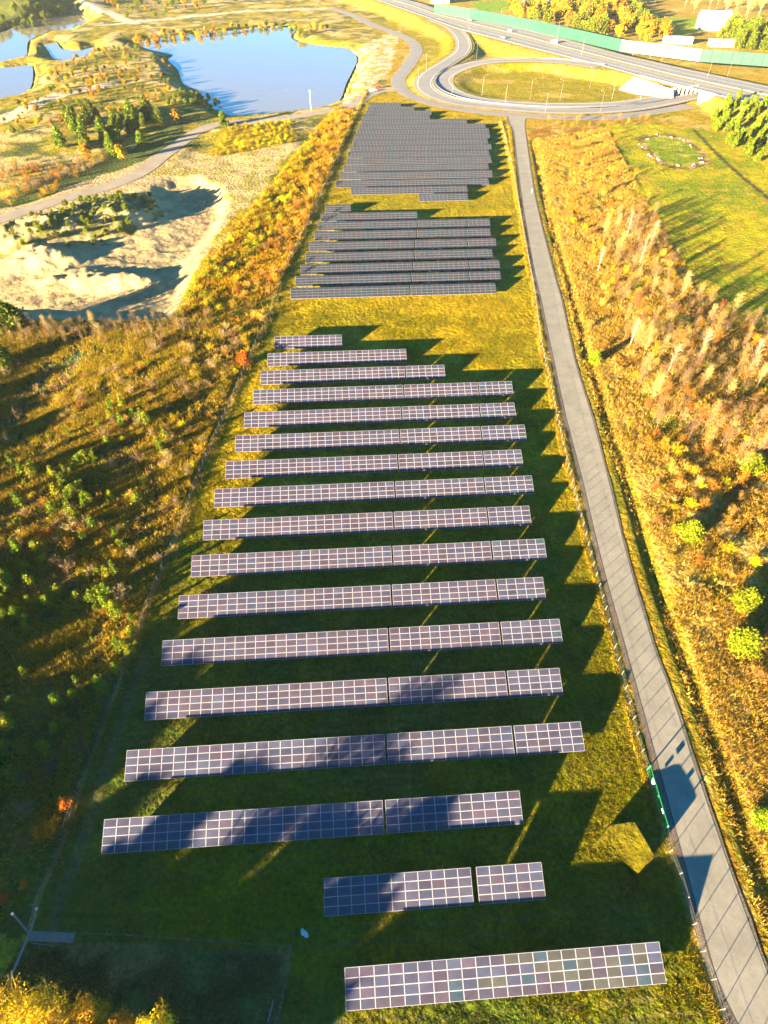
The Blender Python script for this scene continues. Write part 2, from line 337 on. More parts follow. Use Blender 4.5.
# ------------------------------------------------------------------ land cover colours (base colours of grass, sand, soil; painted shade in the hollow)
FIELD = (.20, .165, .022); FIELDG = (.085, .105, .020)
DRY = (.34, .225, .07); DRYO = (.24, .14, .05); STRAW = (.42, .31, .13); SCRUB = (.12, .085, .035); GREEN = (.06, .085, .02)
SAND = (.40, .31, .19); SANDY = (.42, .33, .19); MEADOW = (.31, .28, .015); DARKG = (.045, .075, .03)
def cover(x, y):
    wx = x+(fbm(x, y, 6, 3)-.5)*6; wy = y+(fbm(x+90, y-40, 6, 3)-.5)*6
    n1 = fbm(x, y, 18, 4); n2 = fbm(x+300, y+100, 4, 3)
    col = np.zeros(x.shape+(3,)); col[:] = DRY
    mix = lambda a, b, t: np.array(a)*(1-t[..., None])+np.array(b)*t[..., None]
    def paint(poly, c): k = inside(poly, wx, wy); col[k] = (c[k] if getattr(c, 'ndim', 1) > 1 else c)
    # broad land: yellow dry grass with green and straw
    col[:] = mix(mix(DRY, STRAW, sstep(.45, .7, n1)), (.22, .20, .03), sstep(.5, .62, n2)*.7)
    ht = (y > 250) & (x < 0); c2 = mix(mix((.34, .25, .08), (.20, .18, .04), sstep(.42, .56, n2)), (.42, .33, .17), sstep(.5, .62, n1)); c2 = mix(c2, (.10, .11, .035), sstep(.56, .66, fbm(x-70, y+33, 9, 4))); col[ht] = c2[ht]
    # west scrub
    sc = mix(mix(SCRUB, (.20, .13, .04), sstep(.4, .6, n2)), GREEN, sstep(.5, .65, n1))
    paint(ats([(-300, 335), (0, 322), (172, 320), (230, 318), (285, 268), (360, 100), (345, 112), (300, 150), (240, 225), (190, 300), (172, 330), (-300, 345)]), mix(DRYO, (.30, .21, .04), sstep(.4, .6, n2)))
    wsc = np.vstack([ats([(-500, 330), (0, 322), (170, 322), (268, 320)]), lf[6:], [(-70, 0), (-70, -400), (-600, -400)]])
    paint(wsc, sc)
    paint(ats([(0, 330), (110, 322), (120, 350), (70, 390), (40, 430), (-80, 460), (-80, 330)]), mix((.05, .075, .04), (.12, .10, .05), sstep(.5, .7, n2)))  # deep shade of the hollow painted into the ground colour
    # sandy ground with the pit
    paint(sandy, mix(SANDY, SAND, sstep(.35, .6, n1)))
    paint(ats([(205, 160), (300, 142), (285, 120), (225, 128)], 0), mix((.24, .20, .03), (.30, .22, .06), n2))
    paint(ats([(150, 178), (170, 155), (205, 158), (290, 150), (262, 196), (225, 215), (215, 196), (190, 183)], -1), mix(SANDY, (.30, .25, .10), sstep(.4, .6, n2)))
    k = poly_sd(pit, x, y) < 2; col[k] = mix(mix(SAND, (.44, .34, .20), n1), (.30, .24, .15), sstep(.5, .7, n2))[k]
    for L in ([(0, 306), (60, 296), (120, 300), (175, 292), (205, 250), (212, 215)], [(20, 300), (90, 290), (150, 275), (190, 240), (205, 200)], [(170, 186), (200, 210), (215, 240)], [(110, 262), (150, 250), (200, 236)]):
        Lg = smooth(ats(L, PZ), 5); dl = dist_line(Lg, x, y); k = (np.abs(dl-1.0) < .33) & (n2 > .35); col[k] = (.27, .20, .12)
    k = inside(ats([(-20, 250), (20, 226), (70, 212), (100, 200), (150, 196), (162, 215), (140, 228), (110, 240), (50, 243), (0, 256)], -1), wx, wy)
    col[k] = mix((.16, .15, .06), SANDY, sstep(.45, .6, n2))[k]
    # green valley side north of the track
    k = inside(ats([(-100, 178), (0, 196), (60, 176), (130, 150), (160, 130), (175, 128), (190, 132), (150, 158), (90, 180), (0, 208), (-100, 230)]), wx, wy); col[k] = mix(DARKG, (.10, .11, .03), n2)[k]
    # east: straw strip, dry rusty field, meadow
    e = ats([(528, 128), (600, 124), (640, 190), (700, 290), (900, 330), (1200, 330), (1200, 1500), (760, 1100), (700, 790), (640, 560), (575, 350), (545, 240)])
    paint(e, mix(mix(mix(DRY, DRYO, sstep(.42, .58, n1)), STRAW, sstep(.55, .7, n2)), (.16, .17, .035), sstep(.56, .66, fbm(x+11, y-7, 11, 3))))
    dr = dist_line(road_c[2:], x, y); side = x > np.interp(y, road_c[:, 1][::-1], road_c[:, 0][::-1])
    k = side & (dr > 8) & (dr < 12+6*n2) & (y < 335); col[k] = mix(STRAW, DRY, n2)[k]
    k = side & (dr > 4) & (dr < 7.4+.8*n2) & (y < 335); col[k] = mix((.14, .14, .03), (.22, .17, .05), n2)[k]
    md = ats([(598, 122), (700, 128), (900, 180), (1300, 300), (1300, 420), (800, 345), (730, 318), (690, 270), (655, 215), (620, 165)])
    paint(md, mix(mix(MEADOW, (.17, .20, .015), sstep(.4, .6, n1)), (.32, .25, .07), sstep(.55, .7, n2)))
    ring = ats([(640, 140), (650, 136), (668, 135), (688, 141), (702, 152), (706, 163), (690, 168), (672, 167), (652, 158)]); paint(ring, mix((.16, .20, .03), (.30, .27, .08), sstep(.5, .6, n2))); k = np.abs(poly_sd(ring, wx, wy)) < 1.2+2*n2; col[k] = mix((.14, .09, .035), (.34, .27, .14), sstep(.5, .6, n2))[k]
    k = dist_line(ats([(694, 130), (715, 152), (740, 175), (790, 215), (900, 290)]), x, y) < 1.1; col[k] = (.05, .05, .025)
    # solar field
    f = np.vstack([lf, ats([(30, 940), (291, 950), (280, 1040), (300, 1300), (800, 1300)]), rf[::-1]])
    k = inside(f, x, y)
    g1 = mix((.34, .23, .014), (.22, .18, .014), sstep(.4, .62, n1)); g1 = g1*(1-.0)
    g1 = g1+np.array((.07, .05, .02))*(sstep(.55, .75, n2)[..., None])
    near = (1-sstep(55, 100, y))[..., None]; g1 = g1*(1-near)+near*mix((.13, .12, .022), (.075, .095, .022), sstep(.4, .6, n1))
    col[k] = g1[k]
    # wheel tracks between the rows of tables
    dd = x*nX[0]+y*nX[1]; k = inside(f, x, y) & (y < 160) & (x > -40)
    for d0 in (3.2, 12.0, 20.8, 29.6, 38.3, 47.2, 56.0, 64.8, 73.6, 82.3, 90.8, 99.2, 107.6, 116.0, 124.6, 133):
        w_ = (fbm(x, y*0+d0*9, 12, 2)-.5)*1.2
        for o_ in (-.8, .8):
            kk = k & (np.abs(dd-d0+1.6-w_-o_) < .22) & (n2 > .4); col[kk] = col[kk]*.55+np.array((.16, .12, .06))*.45
    k = inside(ats([(30, 940), (291, 950), (280, 1040), (-50, 1040)]), x, y); col[k] = mix((.24, .17, .08), (.09, .11, .04), sstep(.35, .65, n2))[k]
    k = (dist_line(rf, x, y) < .5); col[k] = mix(STRAW, (.3, .2, .06), n2)[k]
    k = (dist_line(lf, x, y) < .35) & (y < 140); col[k] = mix(STRAW, SCRUB, n2)[k]
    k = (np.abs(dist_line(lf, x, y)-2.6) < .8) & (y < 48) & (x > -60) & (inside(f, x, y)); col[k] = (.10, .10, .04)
    # interchange grass
    k = inside(ats([(420, 18), (560, 45), (720, 92), (680, 118), (520, 116), (440, 104), (400, 80), (415, 50), (380, 25)]), x, y)
    col[k] = mix((.24, .20, .03), (.36, .27, .10), sstep(.5, .65, n1))[k]
    sdh = poly_sd(hw_poly, x, y); k = (sdh > 0) & (sdh < 20); col[k] = mix((.26, .22, .05), (.34, .26, .10), n2)[k]
    # shores
    for L in (lake1, lake2, lake3, pond):
        sd = poly_sd(L, x, y); k = (sd < 5) & (sd > -5); col[k] = mix(STRAW, (.25, .22, .06), sstep(.4, .6, n2))[k]
        k = sd <= -5; col[k] = (.05, .06, .05)
    k = inside(ats([(345, 50), (400, 30), (390, 70), (352, 106), (340, 104), (350, 84), (357, 62)]), wx, wy); col[k] = mix((.50, .42, .32), (.34, .28, .08), sstep(.45, .6, n2))[k]
    k = inside(ats([(-60, 40), (-60, 12), (20, 4), (60, 0), (78, 6), (72, 12), (50, 12), (17, 24)]), wx, wy); col[k] = mix(DARKG, (.16, .15, .04), n2)[k]
    # bare tracks in the heath beyond the lake
    for L in ([(100, 26), (160, 20), (240, 12), (330, 8)], [(60, 0), (110, 14), (135, 24)], [(140, 6), (230, 2), (330, -4)], [(0, 120), (60, 96), (110, 84)]):
        k = dist_line(ats(L), x, y) < 4+4*n2; col[k] = (.50, .43, .33)
    # gardens and lawns beyond the noise barrier
    k = inside(ats([(470, 2), (520, 0), (525, 9), (480, 12)]), wx, wy); col[k] = (.17, .26, .03)
    k = inside(ats([(650, 16), (700, 18), (705, 30), (668, 40), (640, 28)]), wx, wy); col[k] = (.20, .26, .03)
    return np.clip(col, 0.01, .7)

# ------------------------------------------------------------------ the ground: one fan-shaped sheet, finer near the field
def make_ground():
    ys = [-30.0]
    while ys[-1] < 1000: ys.append(ys[-1]+max(.42, (abs(ys[-1])+60)*.0042))
    ys = [-900, -600, -400, -250, -150, -90, -55]+ys+[1060, 1150, 1300, 1600, 2000, 2600, 3400]
    ys = np.array(ys)
    s = np.concatenate([-np.geomspace(4.5, .64, 34)[:-1], np.linspace(-.64, .64, 460), np.geomspace(.64, 4.5, 34)[1:]])
    w = np.maximum(np.hypot(ys, CAM_H)*1.06, 80)
    Y, S = np.meshgrid(ys, s, indexing='ij'); Xg = S*w[:, None]
    Z = height(Xg, Y); col = cover(Xg, Y)
    ny, nx = Xg.shape; idx = np.arange(ny*nx).reshape(ny, nx)
    F = np.stack([idx[:-1, :-1], idx[:-1, 1:], idx[1:, 1:], idx[1:, :-1]], -1).reshape(-1, 4)
    m = MB(); m.add(np.stack([Xg, Y, Z], -1).reshape(-1, 3), F, 0, col.reshape(-1, 3))
    cx, cy = Xg[:-1, :-1].ravel(), Y[:-1, :-1].ravel(); m.MI[0] = (poly_sd(pit, cx, cy) < 3).astype(int)
    tag(link('ground', m.build('ground', [M_ground, M_sand], True)), kind='structure')
make_ground()

def flat_poly(name, poly, z, m_):
    m = MB(); n = len(poly); me = bpy.data.meshes.new(name)
    me.from_pydata([(p[0], p[1], z) for p in poly], [], [list(range(n))]); me.materials.append(m_); me.update()
    o = link(name, me); return tag(o, kind='structure')
for nm, L in (('large_lake_water', lake1), ('lake_water', lake2), ('inlet_water', lake3), ('pond_water', pond)):
    c = L.mean(0); Lx = smooth(np.vstack([L, L[:1]]), 3)[:-1]
    # let the sheet run a little under the banks
    g = []
    n = len(Lx)
    for i in range(n):
        t = Lx[(i+1) % n]-Lx[i-1]; t = t/max(np.linalg.norm(t), 1e-6); nn = np.array([t[1], -t[0]])
        g.append(Lx[i]+nn*0)
    g = np.array(g); A_ = (g[:, 0]*np.roll(g[:, 1], -1)-np.roll(g[:, 0], -1)*g[:, 1]).sum()
    flat_poly(nm, g if A_ > 0 else g[::-1], LZ, M_water)

def strip(name, A, B, zA, m_, kind=True, thick=0.0):
    """ribbon between two edge lines"""
    n = len(A); V = []
    z = np.broadcast_to(zA, (n,))
    for i in range(n): V += [(A[i][0], A[i][1], z[i]), (B[i][0], B[i][1], z[i])]
    F = [(2*i, 2*i+1, 2*i+3, 2*i+2) for i in range(n-1)]
    me = MB().add(V, F).build(name, m_); 
    if me.polygons[0].normal.z < 0: me.flip_normals()
    o = link(name, me)
    if kind: tag(o, kind='structure')
    return o
def offset(P, d):
    P = np.asarray(P)[:, :2]; t = np.gradient(P, axis=0); t /= np.linalg.norm(t, axis=1)[:, None]
    return P+np.stack([t[:, 1], -t[:, 0]], 1)*np.reshape(d, (-1, 1) if np.ndim(d) else (1, 1))
# service road with gravel edges
rc = smooth(road_c, 6); hwid = np.interp(np.arange(len(rc)), np.arange(len(road_c))*6, np.linalg.norm(roadR-roadL, axis=1)/2)
wob = (fbm(rc[:, 0]*0, rc[:, 1], 3, 2)-.5)*.35
strip('gravel_shoulder', offset(rc, -hwid-.15+wob), offset(rc, hwid+.75-wob), .02, M_gravel)
strip('service_road', offset(rc, -hwid+.25), offset(rc, hwid-.2), .045, M_road)
strip('road_edge_tar', offset(rc, hwid-.2), offset(rc, hwid-.05), .05, mat('tar_edge', (.05, .05, .05)))
# local road and lakeside track
lw = np.interp(np.arange(len(lr)), [0, 30, 50, 70, 90], [3.5, 3.5, 3.2, 3.2, 3.5])
strip('local_road', offset(lr, -lw-1.6), offset(lr, lw+1.6), .05, M_track)
strip('local_road_surface', offset(lr, -lw), offset(lr, lw), .09, M_hwy)
k0 = 18
strip('sandy_track', offset(lt, -3.6-1.2*fbm(lt[:, 0], lt[:, 1], 20, 2)), offset(lt, 3.6+1.2*fbm(lt[:, 0]+50, lt[:, 1], 20, 2)), .06, M_track)
# ramps with painted edge lines
for nm, P in (('outer_ramp', ra), ('loop_ramp', rb)):
    z = P[:, 2]
    strip(nm+'_shoulder', offset(P, -6.6), offset(P, 6.6), z-.05, M_track)
    strip(nm+'_road', offset(P, -4.6), offset(P, 4.6), z+.02, M_hwy)
    strip(nm+'_edge_line', offset(P, 4.1), offset(P, 4.45), z+.03, M_paint); strip(nm+'_side_line', offset(P, -4.45), offset(P, -4.1), z+.03, M_paint)
# motorway
nH = 80
def resample(P, n):
    P = np.asarray(P); d = np.concatenate([[0], np.cumsum(np.linalg.norm(np.diff(P, axis=0), axis=1))]); t = np.linspace(0, d[-1], n)
    return np.stack([np.interp(t, d, P[:, i]) for i in range(P.shape[1])], 1)
HT, HB = resample(HW_T, nH), resample(HW_B, nH)
mixl = lambda t: HT*(1-t)+HB*t
strip('motorway_verge', HT, HB, ZH, M_track)
strip('motorway_far_carriageway', mixl(.05), mixl(.44), ZH+.05, M_hwy)
strip('motorway_median', mixl(.45), mixl(.56), ZH+.06, mat('median_grass', (.28, .22, .08), noise=[(1, .7, 1.2)]))
strip('motorway_near_carriageway', mixl(.57), mixl(.96), ZH+.05, M_hwy)
for t in (.075, .245, .42, .60, .76, .93):
    strip('motorway_lane_line', mixl(t), mixl(t+.008), ZH+.07, M_paint)

# ------------------------------------------------------------------ solar tables
RA_ = R_(4.04); PT = R_(23.64); SLP = 4.05; H0 = .8
eX = np.array([math.cos(RA_), math.sin(RA_)]); nX = np.array([-math.sin(RA_), math.cos(RA_)])
ZT = H0+SLP*math.sin(PT); CW = 1.668; MH = SLP/4
def module_mesh(g):
    m = MB(); w, h, fr, th = CW-.02, MH-.02, .034, .04
    m.box((0, 0, -th/2-.004), (w, h, th), 0)
    o = [(-w/2, -h/2), (w/2, -h/2), (w/2, h/2), (-w/2, h/2)]; i = [(-w/2+fr, -h/2+fr), (w/2-fr, -h/2+fr), (w/2-fr, h/2-fr), (-w/2+fr, h/2-fr)]
    V = [(*p, 0) for p in o]+[(*p, 0) for p in i]
    m.add(V, [(0, 1, 5, 4), (1, 2, 6, 5), (2, 3, 7, 6), (3, 0, 4, 7)], 0)
    m.add([(*p, -.001) for p in i], [(0, 1, 2, 3)], 1)
    return m.build('solar_module', [M_alu, g])
MOD = [module_mesh(g) for g in G]
def leg_mesh(h, y):
    m = MB(); m.box((0, 0, h/2), (.10, .10, h)); return m.build('support_leg', M_steel)
yf, yr = .7, SLP*math.cos(PT)-.6
leg_f = leg_mesh(H0+yf*math.tan(PT)-.12, yf); leg_r = leg_mesh(H0+yr*math.tan(PT)-.12, yr)
def rail_mesh(L):
    m = MB(); m.box((L/2, 0, 0), (L-.1, .08, .08)); return m.build('support_rail', M_steel)
rails = {}
Mt = Matrix.Rotation(PT, 4, 'X')
def field_mesh(nc, seed):
    """a table's face with every module's frame and cell sheet modelled, for tables seen from afar"""
    m = MB(); r = np.random.default_rng(seed); fr = .045
    m.box((nc*CW/2, SLP/2, -.06), (nc*CW, SLP, .05), 0)
    for i in range(nc):
        for j in range(4):
            x0, y0, x1, y1 = i*CW+fr, j*MH+fr, (i+1)*CW-fr, (j+1)*MH-fr
            m.add([(x0, y0, .0), (x1, y0, .0), (x1, y1, .0), (x0, y1, .0)], [(0, 1, 2, 3)], 1+(r.random() < .35))
    return m.build('panel_field', [M_alu_far]+G_far)
fields = {}
ORD = ['nearest', 'second', 'third', 'fourth', 'fifth', 'sixth', 'seventh', 'eighth', 'ninth', 'tenth', 'eleventh', 'twelfth', 'thirteenth', 'fourteenth', 'fifteenth', 'sixteenth', 'seventeenth']
NUM = {5: 'five', 6: 'six', 7: 'seven', 9: 'nine', 11: 'eleven', 12: 'twelve', 16: 'sixteen', 17: 'seventeen', 18: 'eighteen', 19: 'nineteen', 22: 'twenty-two'}
def table(x0, d, nc, detail, label, group, cfun=None):
    base = eX*x0+nX*d
    t = empty('solar_table', (base[0], base[1], 0), RA_); tag(t, label, 'solar table', group)
    L = nc*CW
    if nc not in rails: rails[nc] = rail_mesh(L)
    if detail:
        for i in range(nc):
            for j in range(4):
                me = MOD[cfun(i, j) if cfun else 0]
                o = bpy.data.objects.new('solar_module', me); C.objects.link(o); o.parent = t
                s = (j+.5)*MH; o.location = ((i+.5)*CW, s*math.cos(PT), H0+s*math.sin(PT)); o.rotation_euler = (PT, 0, 0)
    else:
        if nc not in fields: fields[nc] = [field_mesh(nc, nc*3+q) for q in range(2)]
        o = link('panel_field', random.choice(fields[nc]), t, (0, 0, H0)); o.rotation_euler = (PT, 0, 0)
    nl = max(2, round(L/3.6))
    for q in range(nl):
        x = .5+(L-1.0)*q/(nl-1)
        if detail:
            link('support_leg', leg_f, t, (x, yf, 0)); link('support_leg', leg_r, t, (x, yr, 0))
        elif q % 2 == 0: link('support_leg', leg_r, t, (x, yr, 0))
    for y in (yf, yr): link('support_rail', rails[nc], t, (0, y, H0+y*math.tan(PT)-.11))
    return t
FRONT = [('R1', [(344.7, 966.6), (659.2, 942.6)], [22]), ('R2', [(323.75, 878.75), (470, 867.2)], [11, 5]), ('R3', [(104.6, 820), (518.75, 790)], [22, 11]),
 ('R4', [(126.5, 750.6), (580.6, 721.2)], [22, 11, 6]), ('R5', [(146.7, 692.5), (558.7, 667.6)], [22, 11, 5]), ('R6', [(163.5, 640.8), (558.4, 618.5)], [22, 11, 6]),
 ('R7', [(179, 595.6), (542.8, 576.9)], [22, 11, 5]), ('R8', [(192, 555.6), (543.8, 538.6)], [22, 11, 6]), ('R9', [(204.4, 520), (528.5, 506)], [22, 11, 5]),
 ('R10', [(215.6, 488.5), (530.8, 476)], [22, 11, 6]), ('R11', [(227.3, 460.8), (519.9, 450)], [22, 11, 5]), ('R12', [(236.7, 435.3), (523.4, 425)], [22, 11, 6]),
 ('R13', [(245.9, 412.2), (512.7, 402.7)], [22, 11, 5]), ('R14', [(254.2, 389.5), (510.8, 381.5)], [22, 11, 5]), ('R15', [(261.3, 370.5), (443.7, 365.1)], [22, 6]),
 ('R16', [(268.3, 352.3), (405.4, 349.8)], [22]), ('R17', [(274.5, 335.6), (341.7, 335.6)], [11])]
MID = [('S1', [(290.3, 288.1), (495.4, 282.6)], [22, 16]), ('S2', [(295.8, 276.1), (499.4, 270.75)], [22, 11, 6]), ('S3', [(300.3, 265.5), (498.5, 258.7)], [22, 11, 6]),
 ('S4', [(304, 253.4), (493, 248)], [22, 16]), ('S5', [(308.1, 242.7), (496.1, 237.2)], [22, 11, 6]), ('S6', [(312.8, 232.3), (490.8, 227.2)], [22, 16]),
 ('S7', [(316.9, 222.5), (490.3, 217.7)], [22, 11, 5]), ('S8', [(320.3, 213.6), (417.3, 210.8)], [22]), ('S9', [(325, 204.7), (351, 204.2)], [6])]
FAR = [('T1', [(418.9, 194), (466.7, 192.2)], [12]), ('T2', [(351.2, 188.2), (466.7, 184.3)], [18, 11]), ('T3', [(335.5, 181.2), (488.8, 176.9)], [22, 17]), ('T4', [(338.9, 173.1), (492.8, 169.2)], [22, 18]),
 ('T5', [(342.4, 166), (489.3, 162.3)], [22, 17]), ('T6', [(345, 158.8), (492.8, 155.6)], [22, 18]), ('T7', [(347.6, 152.3), (489.3, 149.2)], [22, 18]), ('T8', [(350.2, 146.3), (491.2, 143.4)], [22, 19]),
 ('T9', [(352.4, 140.6), (488, 138)], [22, 18]), ('T10', [(354.7, 135.1), (489.5, 132.5)], [22, 19]), ('T11', [(356.7, 129.9), (488.8, 127.7)], [22, 19]), ('T12', [(358.4, 124.9), (486, 123)], [22, 18]),
 ('T13', [(360.2, 119.9), (468, 118.6)], [22, 12]), ('T14', [(362.5, 115.2), (440, 114.5)], [22]), ('T15', [(364.5, 110.6), (432.6, 110.5)], [22]), ('T16', [(366, 106.5), (415.3, 106.4)], [16]), ('T17', [(369, 102.6), (401, 102.6)], [11])]
def lay(rows, block, detail, group):
    for ri, (nm, pts, cols) in enumerate(rows):
        P = [np.array(at(*q, ZT)) for q in pts]; d = np.mean([p@nX for p in P])-SLP*math.cos(PT)
        xa, xb = P[0]@eX, P[1]@eX; tot = sum(cols)*CW+.34*(len(cols)-1)
        x = (xa+xb)/2-tot/2 if abs((xb-xa)-tot) < 3 else xa
        for ci, nc in enumerate(cols):
            gap = .08 if block[:3] == 'far' else .34
            if nm == 'R2' and ci == 1: x += .35
            pos = '' if len(cols) == 1 else (['left', 'right'] if len(cols) == 2 else ['left', 'middle', 'right'])[ci]+' '
            lab = '%s%ssolar table in the %s row of the %s' % (pos, {22: 'long ', 11: 'medium '}.get(nc, 'short ' if nc < 10 else ''), ORD[ri], block)
            front = ri <= 3 and block.startswith('front')
            r2 = random.Random(ri*31+ci)
            gr = x
            def cf(i, j, ri=ri, ci=ci, r2=r2, gr=gr):
                v = r2.random(); xx = gr+i*CW
                if ri == 0 and xx < 8: return 0 if v < .5 else 1 if v < .9 else 4
                if ri == 0: return 0 if v < .35 else (2 if v < .35+.45*min(1, max(0, (xx-6)/14)) else (3 if v > .88 else 1 if v < .78 else 4))
                if ri < 4: return 4 if v > .72 else 1 if v > .15 else 0
                if ci == 2: return 4 if v > .75 else 3 if v > .7 else 1
                return 4 if v > .92 else 1 if v > .5 else 0
            table(x, d, nc, detail, lab, group, cf)
            x += nc*CW+gap
lay(FRONT, 'front block of the solar field', True, 'solar tables of the front block')
lay(MID, 'middle block of the solar field', False, 'solar tables of the middle block')
lay(FAR, 'far block of the solar field', False, 'solar tables of the far block')

# ------------------------------------------------------------------ fences
def fence(name, P, label, sp, h, post_mat, thick, wire_h, lean=0.0, maxn=100, light=False):
    P = np.asarray(P); d = np.concatenate([[0], np.cumsum(np.linalg.norm(np.diff(P, axis=0), axis=1))]); n = int(d[-1]/sp)+1
    t = np.linspace(0, d[-1], n); Q = np.stack([np.interp(t, d, P[:, 0]), np.interp(t, d, P[:, 1])], 1)
    root = empty(name, (Q[0][0], Q[0][1], 0)); tag(root, label, 'fence')
    zz = height(Q[:, 0], Q[:, 1])
    pm = MB(); pm.tube((0, 0, -.2), (0, 0, h), thick, n=6); pm.box((0, 0, h+.02), (thick*2.6, thick*2.6, .05)); pme = pm.build('post', post_mat)
    o0 = np.array([Q[0][0], Q[0][1], 0]); order = np.argsort(Q[:, 1]); near = set(order[:maxn]); far = MB(); nf = 0
    for i in range(n):
        if i in near:
            link('post', pme, root, (Q[i][0]-o0[0], Q[i][1]-o0[1], zz[i])).rotation_euler = (random.uniform(-.03, .03), random.uniform(-.03, .03), 0)
        else: far.tube((Q[i][0]-o0[0], Q[i][1]-o0[1], zz[i]), (Q[i][0]-o0[0], Q[i][1]-o0[1], zz[i]+h), thick, n=5); nf += 1
    if nf: tag(link('far_posts', far.build('far_posts', post_mat), root), kind='stuff')
    for hh in wire_h:
        m = MB()
        for i in range(n-1): m.tube((Q[i][0]-o0[0], Q[i][1]-o0[1], zz[i]+hh), (Q[i+1][0]-o0[0], Q[i+1][1]-o0[1], zz[i+1]+hh), .006, n=3, cap=False)
        link('wire', m.build('wire', M_wire), root)
    # woven mesh: thin diagonal wires, coarse enough to be drawn
    m = MB(); V = []; F = []; c = 0
    for i in range(n-1):
        a = Q[i]-o0[:2]; b = Q[i+1]-o0[:2]; L = np.linalg.norm(b-a)
        dd = (b-a)/L; nd = np.array([-dd[1], dd[0]])*.004
        k = max(4, int(L/.22))
        for j in range(k):
            for s in (-1, 1):
                t0 = j/k; t1 = min(1, max(0, t0+s*h*.5/L)); p = a+(b-a)*t0; q = a+(b-a)*t1
                V += [(p[0], p[1], zz[i]+.05), (p[0]+dd[0]*.005, p[1]+dd[1]*.005, zz[i]+.05), (q[0]+dd[0]*.005, q[1]+dd[1]*.005, zz[i]+h-.05), (q[0], q[1], zz[i]+h-.05)]
                F.append((c, c+1, c+2, c+3)); c += 4
    m.add(V, F); link('wire_mesh', m.build('wire_mesh', M_wire), root)
    return root
gi = 15; gj = 16
fence('wire_fence', lf, 'long wire fence along the left edge of the solar field beside the scrub', 2.6, 1.6, M_steel, .04, (.1, .8, 1.55))
fence('wire_fence', rf[:gi+1], 'long wire fence between the solar field and the road, beyond the green gate', 2.45, 1.55, M_wire, .035, (.1, .8, 1.5))
fence('wire_fence', rf[gj:], 'short wire fence beside the road at the bottom right, before the green gate', 2.45, 1.55, M_wire, .035, (.1, .8, 1.5))
bf = ats(BF)
fence('wire_fence', bf[:5], 'wire fence closing the bottom left edge of the solar field', 2.4, 1.5, M_steel, .04, (.1, .8, 1.45))
fence('wire_fence', bf[4:], 'wire fence running down from the corner near the lowest solar table', 2.4, 1.5, M_wood, .06, (.1, .8, 1.45))

def gate():
    a, b = rf[gi], rf[gj]; L = float(np.linalg.norm(b-a)); ang = math.atan2(b[1]-a[1], b[0]-a[0])
    t = empty('field_gate', (a[0], a[1], 0), ang); tag(t, 'green metal gate with white signs in the fence beside the road', 'gate')
    for x in (0, L): m = MB(); m.tube((0, 0, -.2), (0, 0, 1.85), .06, n=8); m.tube((0, 0, 1.85), (0, 0, 1.92), .06, .02, n=8); link('gate_post', m.build('gate_post', M_green), t, (x, 0, 0))
    for k in range(2):
        x0 = .12+k*(L/2); x1 = L/2-.06+k*(L/2-.06); m = MB()
        for z in (.2, 1.7): m.box(((x0+x1)/2, 0, z), (x1-x0, .05, .05))
        for x in (x0, x1): m.box((x, 0, .95), (.05, .05, 1.55))
        lf_ = link('gate_leaf', m.build('gate_leaf', M_green), t)
        m = MB()
        for i in range(1, int((x1-x0)/.3)): m.tube((x0+i*.3, 0, .22), (x0+i*.3, 0, 1.68), .006, n=4, cap=False)
        link('gate_bars', m.build('gate_bars', M_green), lf_)
        for q, (zz, w) in enumerate(((1.35, .62),) if k else ((1.35, .8), (.85, .5))):
            m = MB(); m.box(((x0+x1)/2, -.06, zz), (w, .03, .36)); link('sign_panel', m.build('sign_panel', M_white), lf_)
gate()

# leaning pole with cross arm and slab in the bottom left corner
def corner_pole():
    p = np.array([*at(8, 985), 0]); q = np.array([*at(30, 932, 1.9), 1.9]); r = np.array([*at(37, 909, 2.6), 2.6])
    t = empty('utility_pole', tuple(p)); tag(t, 'fallen grey wooden pole with a cross arm and white insulators, bottom left corner', 'utility pole')
    m = MB(); m.tube((0, 0, .15), q-p, .17, .14, n=8); m.tube(q-p, r-p, .12, .09, n=8); link('pole', m.build('pole', M_wood), t)
    a = np.array([*at(13, 914, 2.3), 2.3])-p; b = np.array([*at(33, 938, 1.9), 1.9])-p
    m = MB(); m.tube(a, b, .11, .10, n=6); link('cross_arm', m.build('cross_arm', M_wood), t)
    for e in (a, r-p): m = MB(); m.tube(e, e+np.array((.06, .1, .4)), .11, .06, n=8); m.tube(e+np.array((0, 0, .1)), e+np.array((0, 0, .2)), .16, .16, n=8); link('insulator', m.build('insulator', M_white), t)
    m = MB(); m.tube(b*.9, (b[0]*.9+1.8, b[1]*.9-.1, .1), .05, n=6); link('brace', m.build('brace', M_steel), t)
    # slab of old sleepers
    c = at(53, 937); s = empty('plank_walkway', (c[0], c[1], hz(*c)), -.03); tag(s, 'grey plank platform lying beside the fallen pole', 'platform')
    for i in range(6): m = MB(); m.box((-2.2+i*.88, 0, .16), (.82, .95+.05*(i % 2), .12)); link('plank', m.build('plank', M_wood), s)
    for y in (-.3, .3): m = MB(); m.box((0, y, .05), (5.2, .12, .1)); link('bearer', m.build('bearer', M_wood), s)
corner_pole()
def log(u, v, u2, v2, label):
    a = at(u, v); b = at(u2, v2); t = empty('timber_post', (a[0], a[1], 0)); m = MB()
    m.tube((0, 0, .1), (b[0]-a[0], b[1]-a[1], .5), .11, .08, n=8); me = m.build('timber_post', M_wood); bpy.data.objects.remove(t)
    tag(link('timber_post', me, None, (a[0], a[1], 0)), label, 'post')
log(268, 1022, 274, 1000, 'pale timber post lying in the grass at the bottom left of centre')
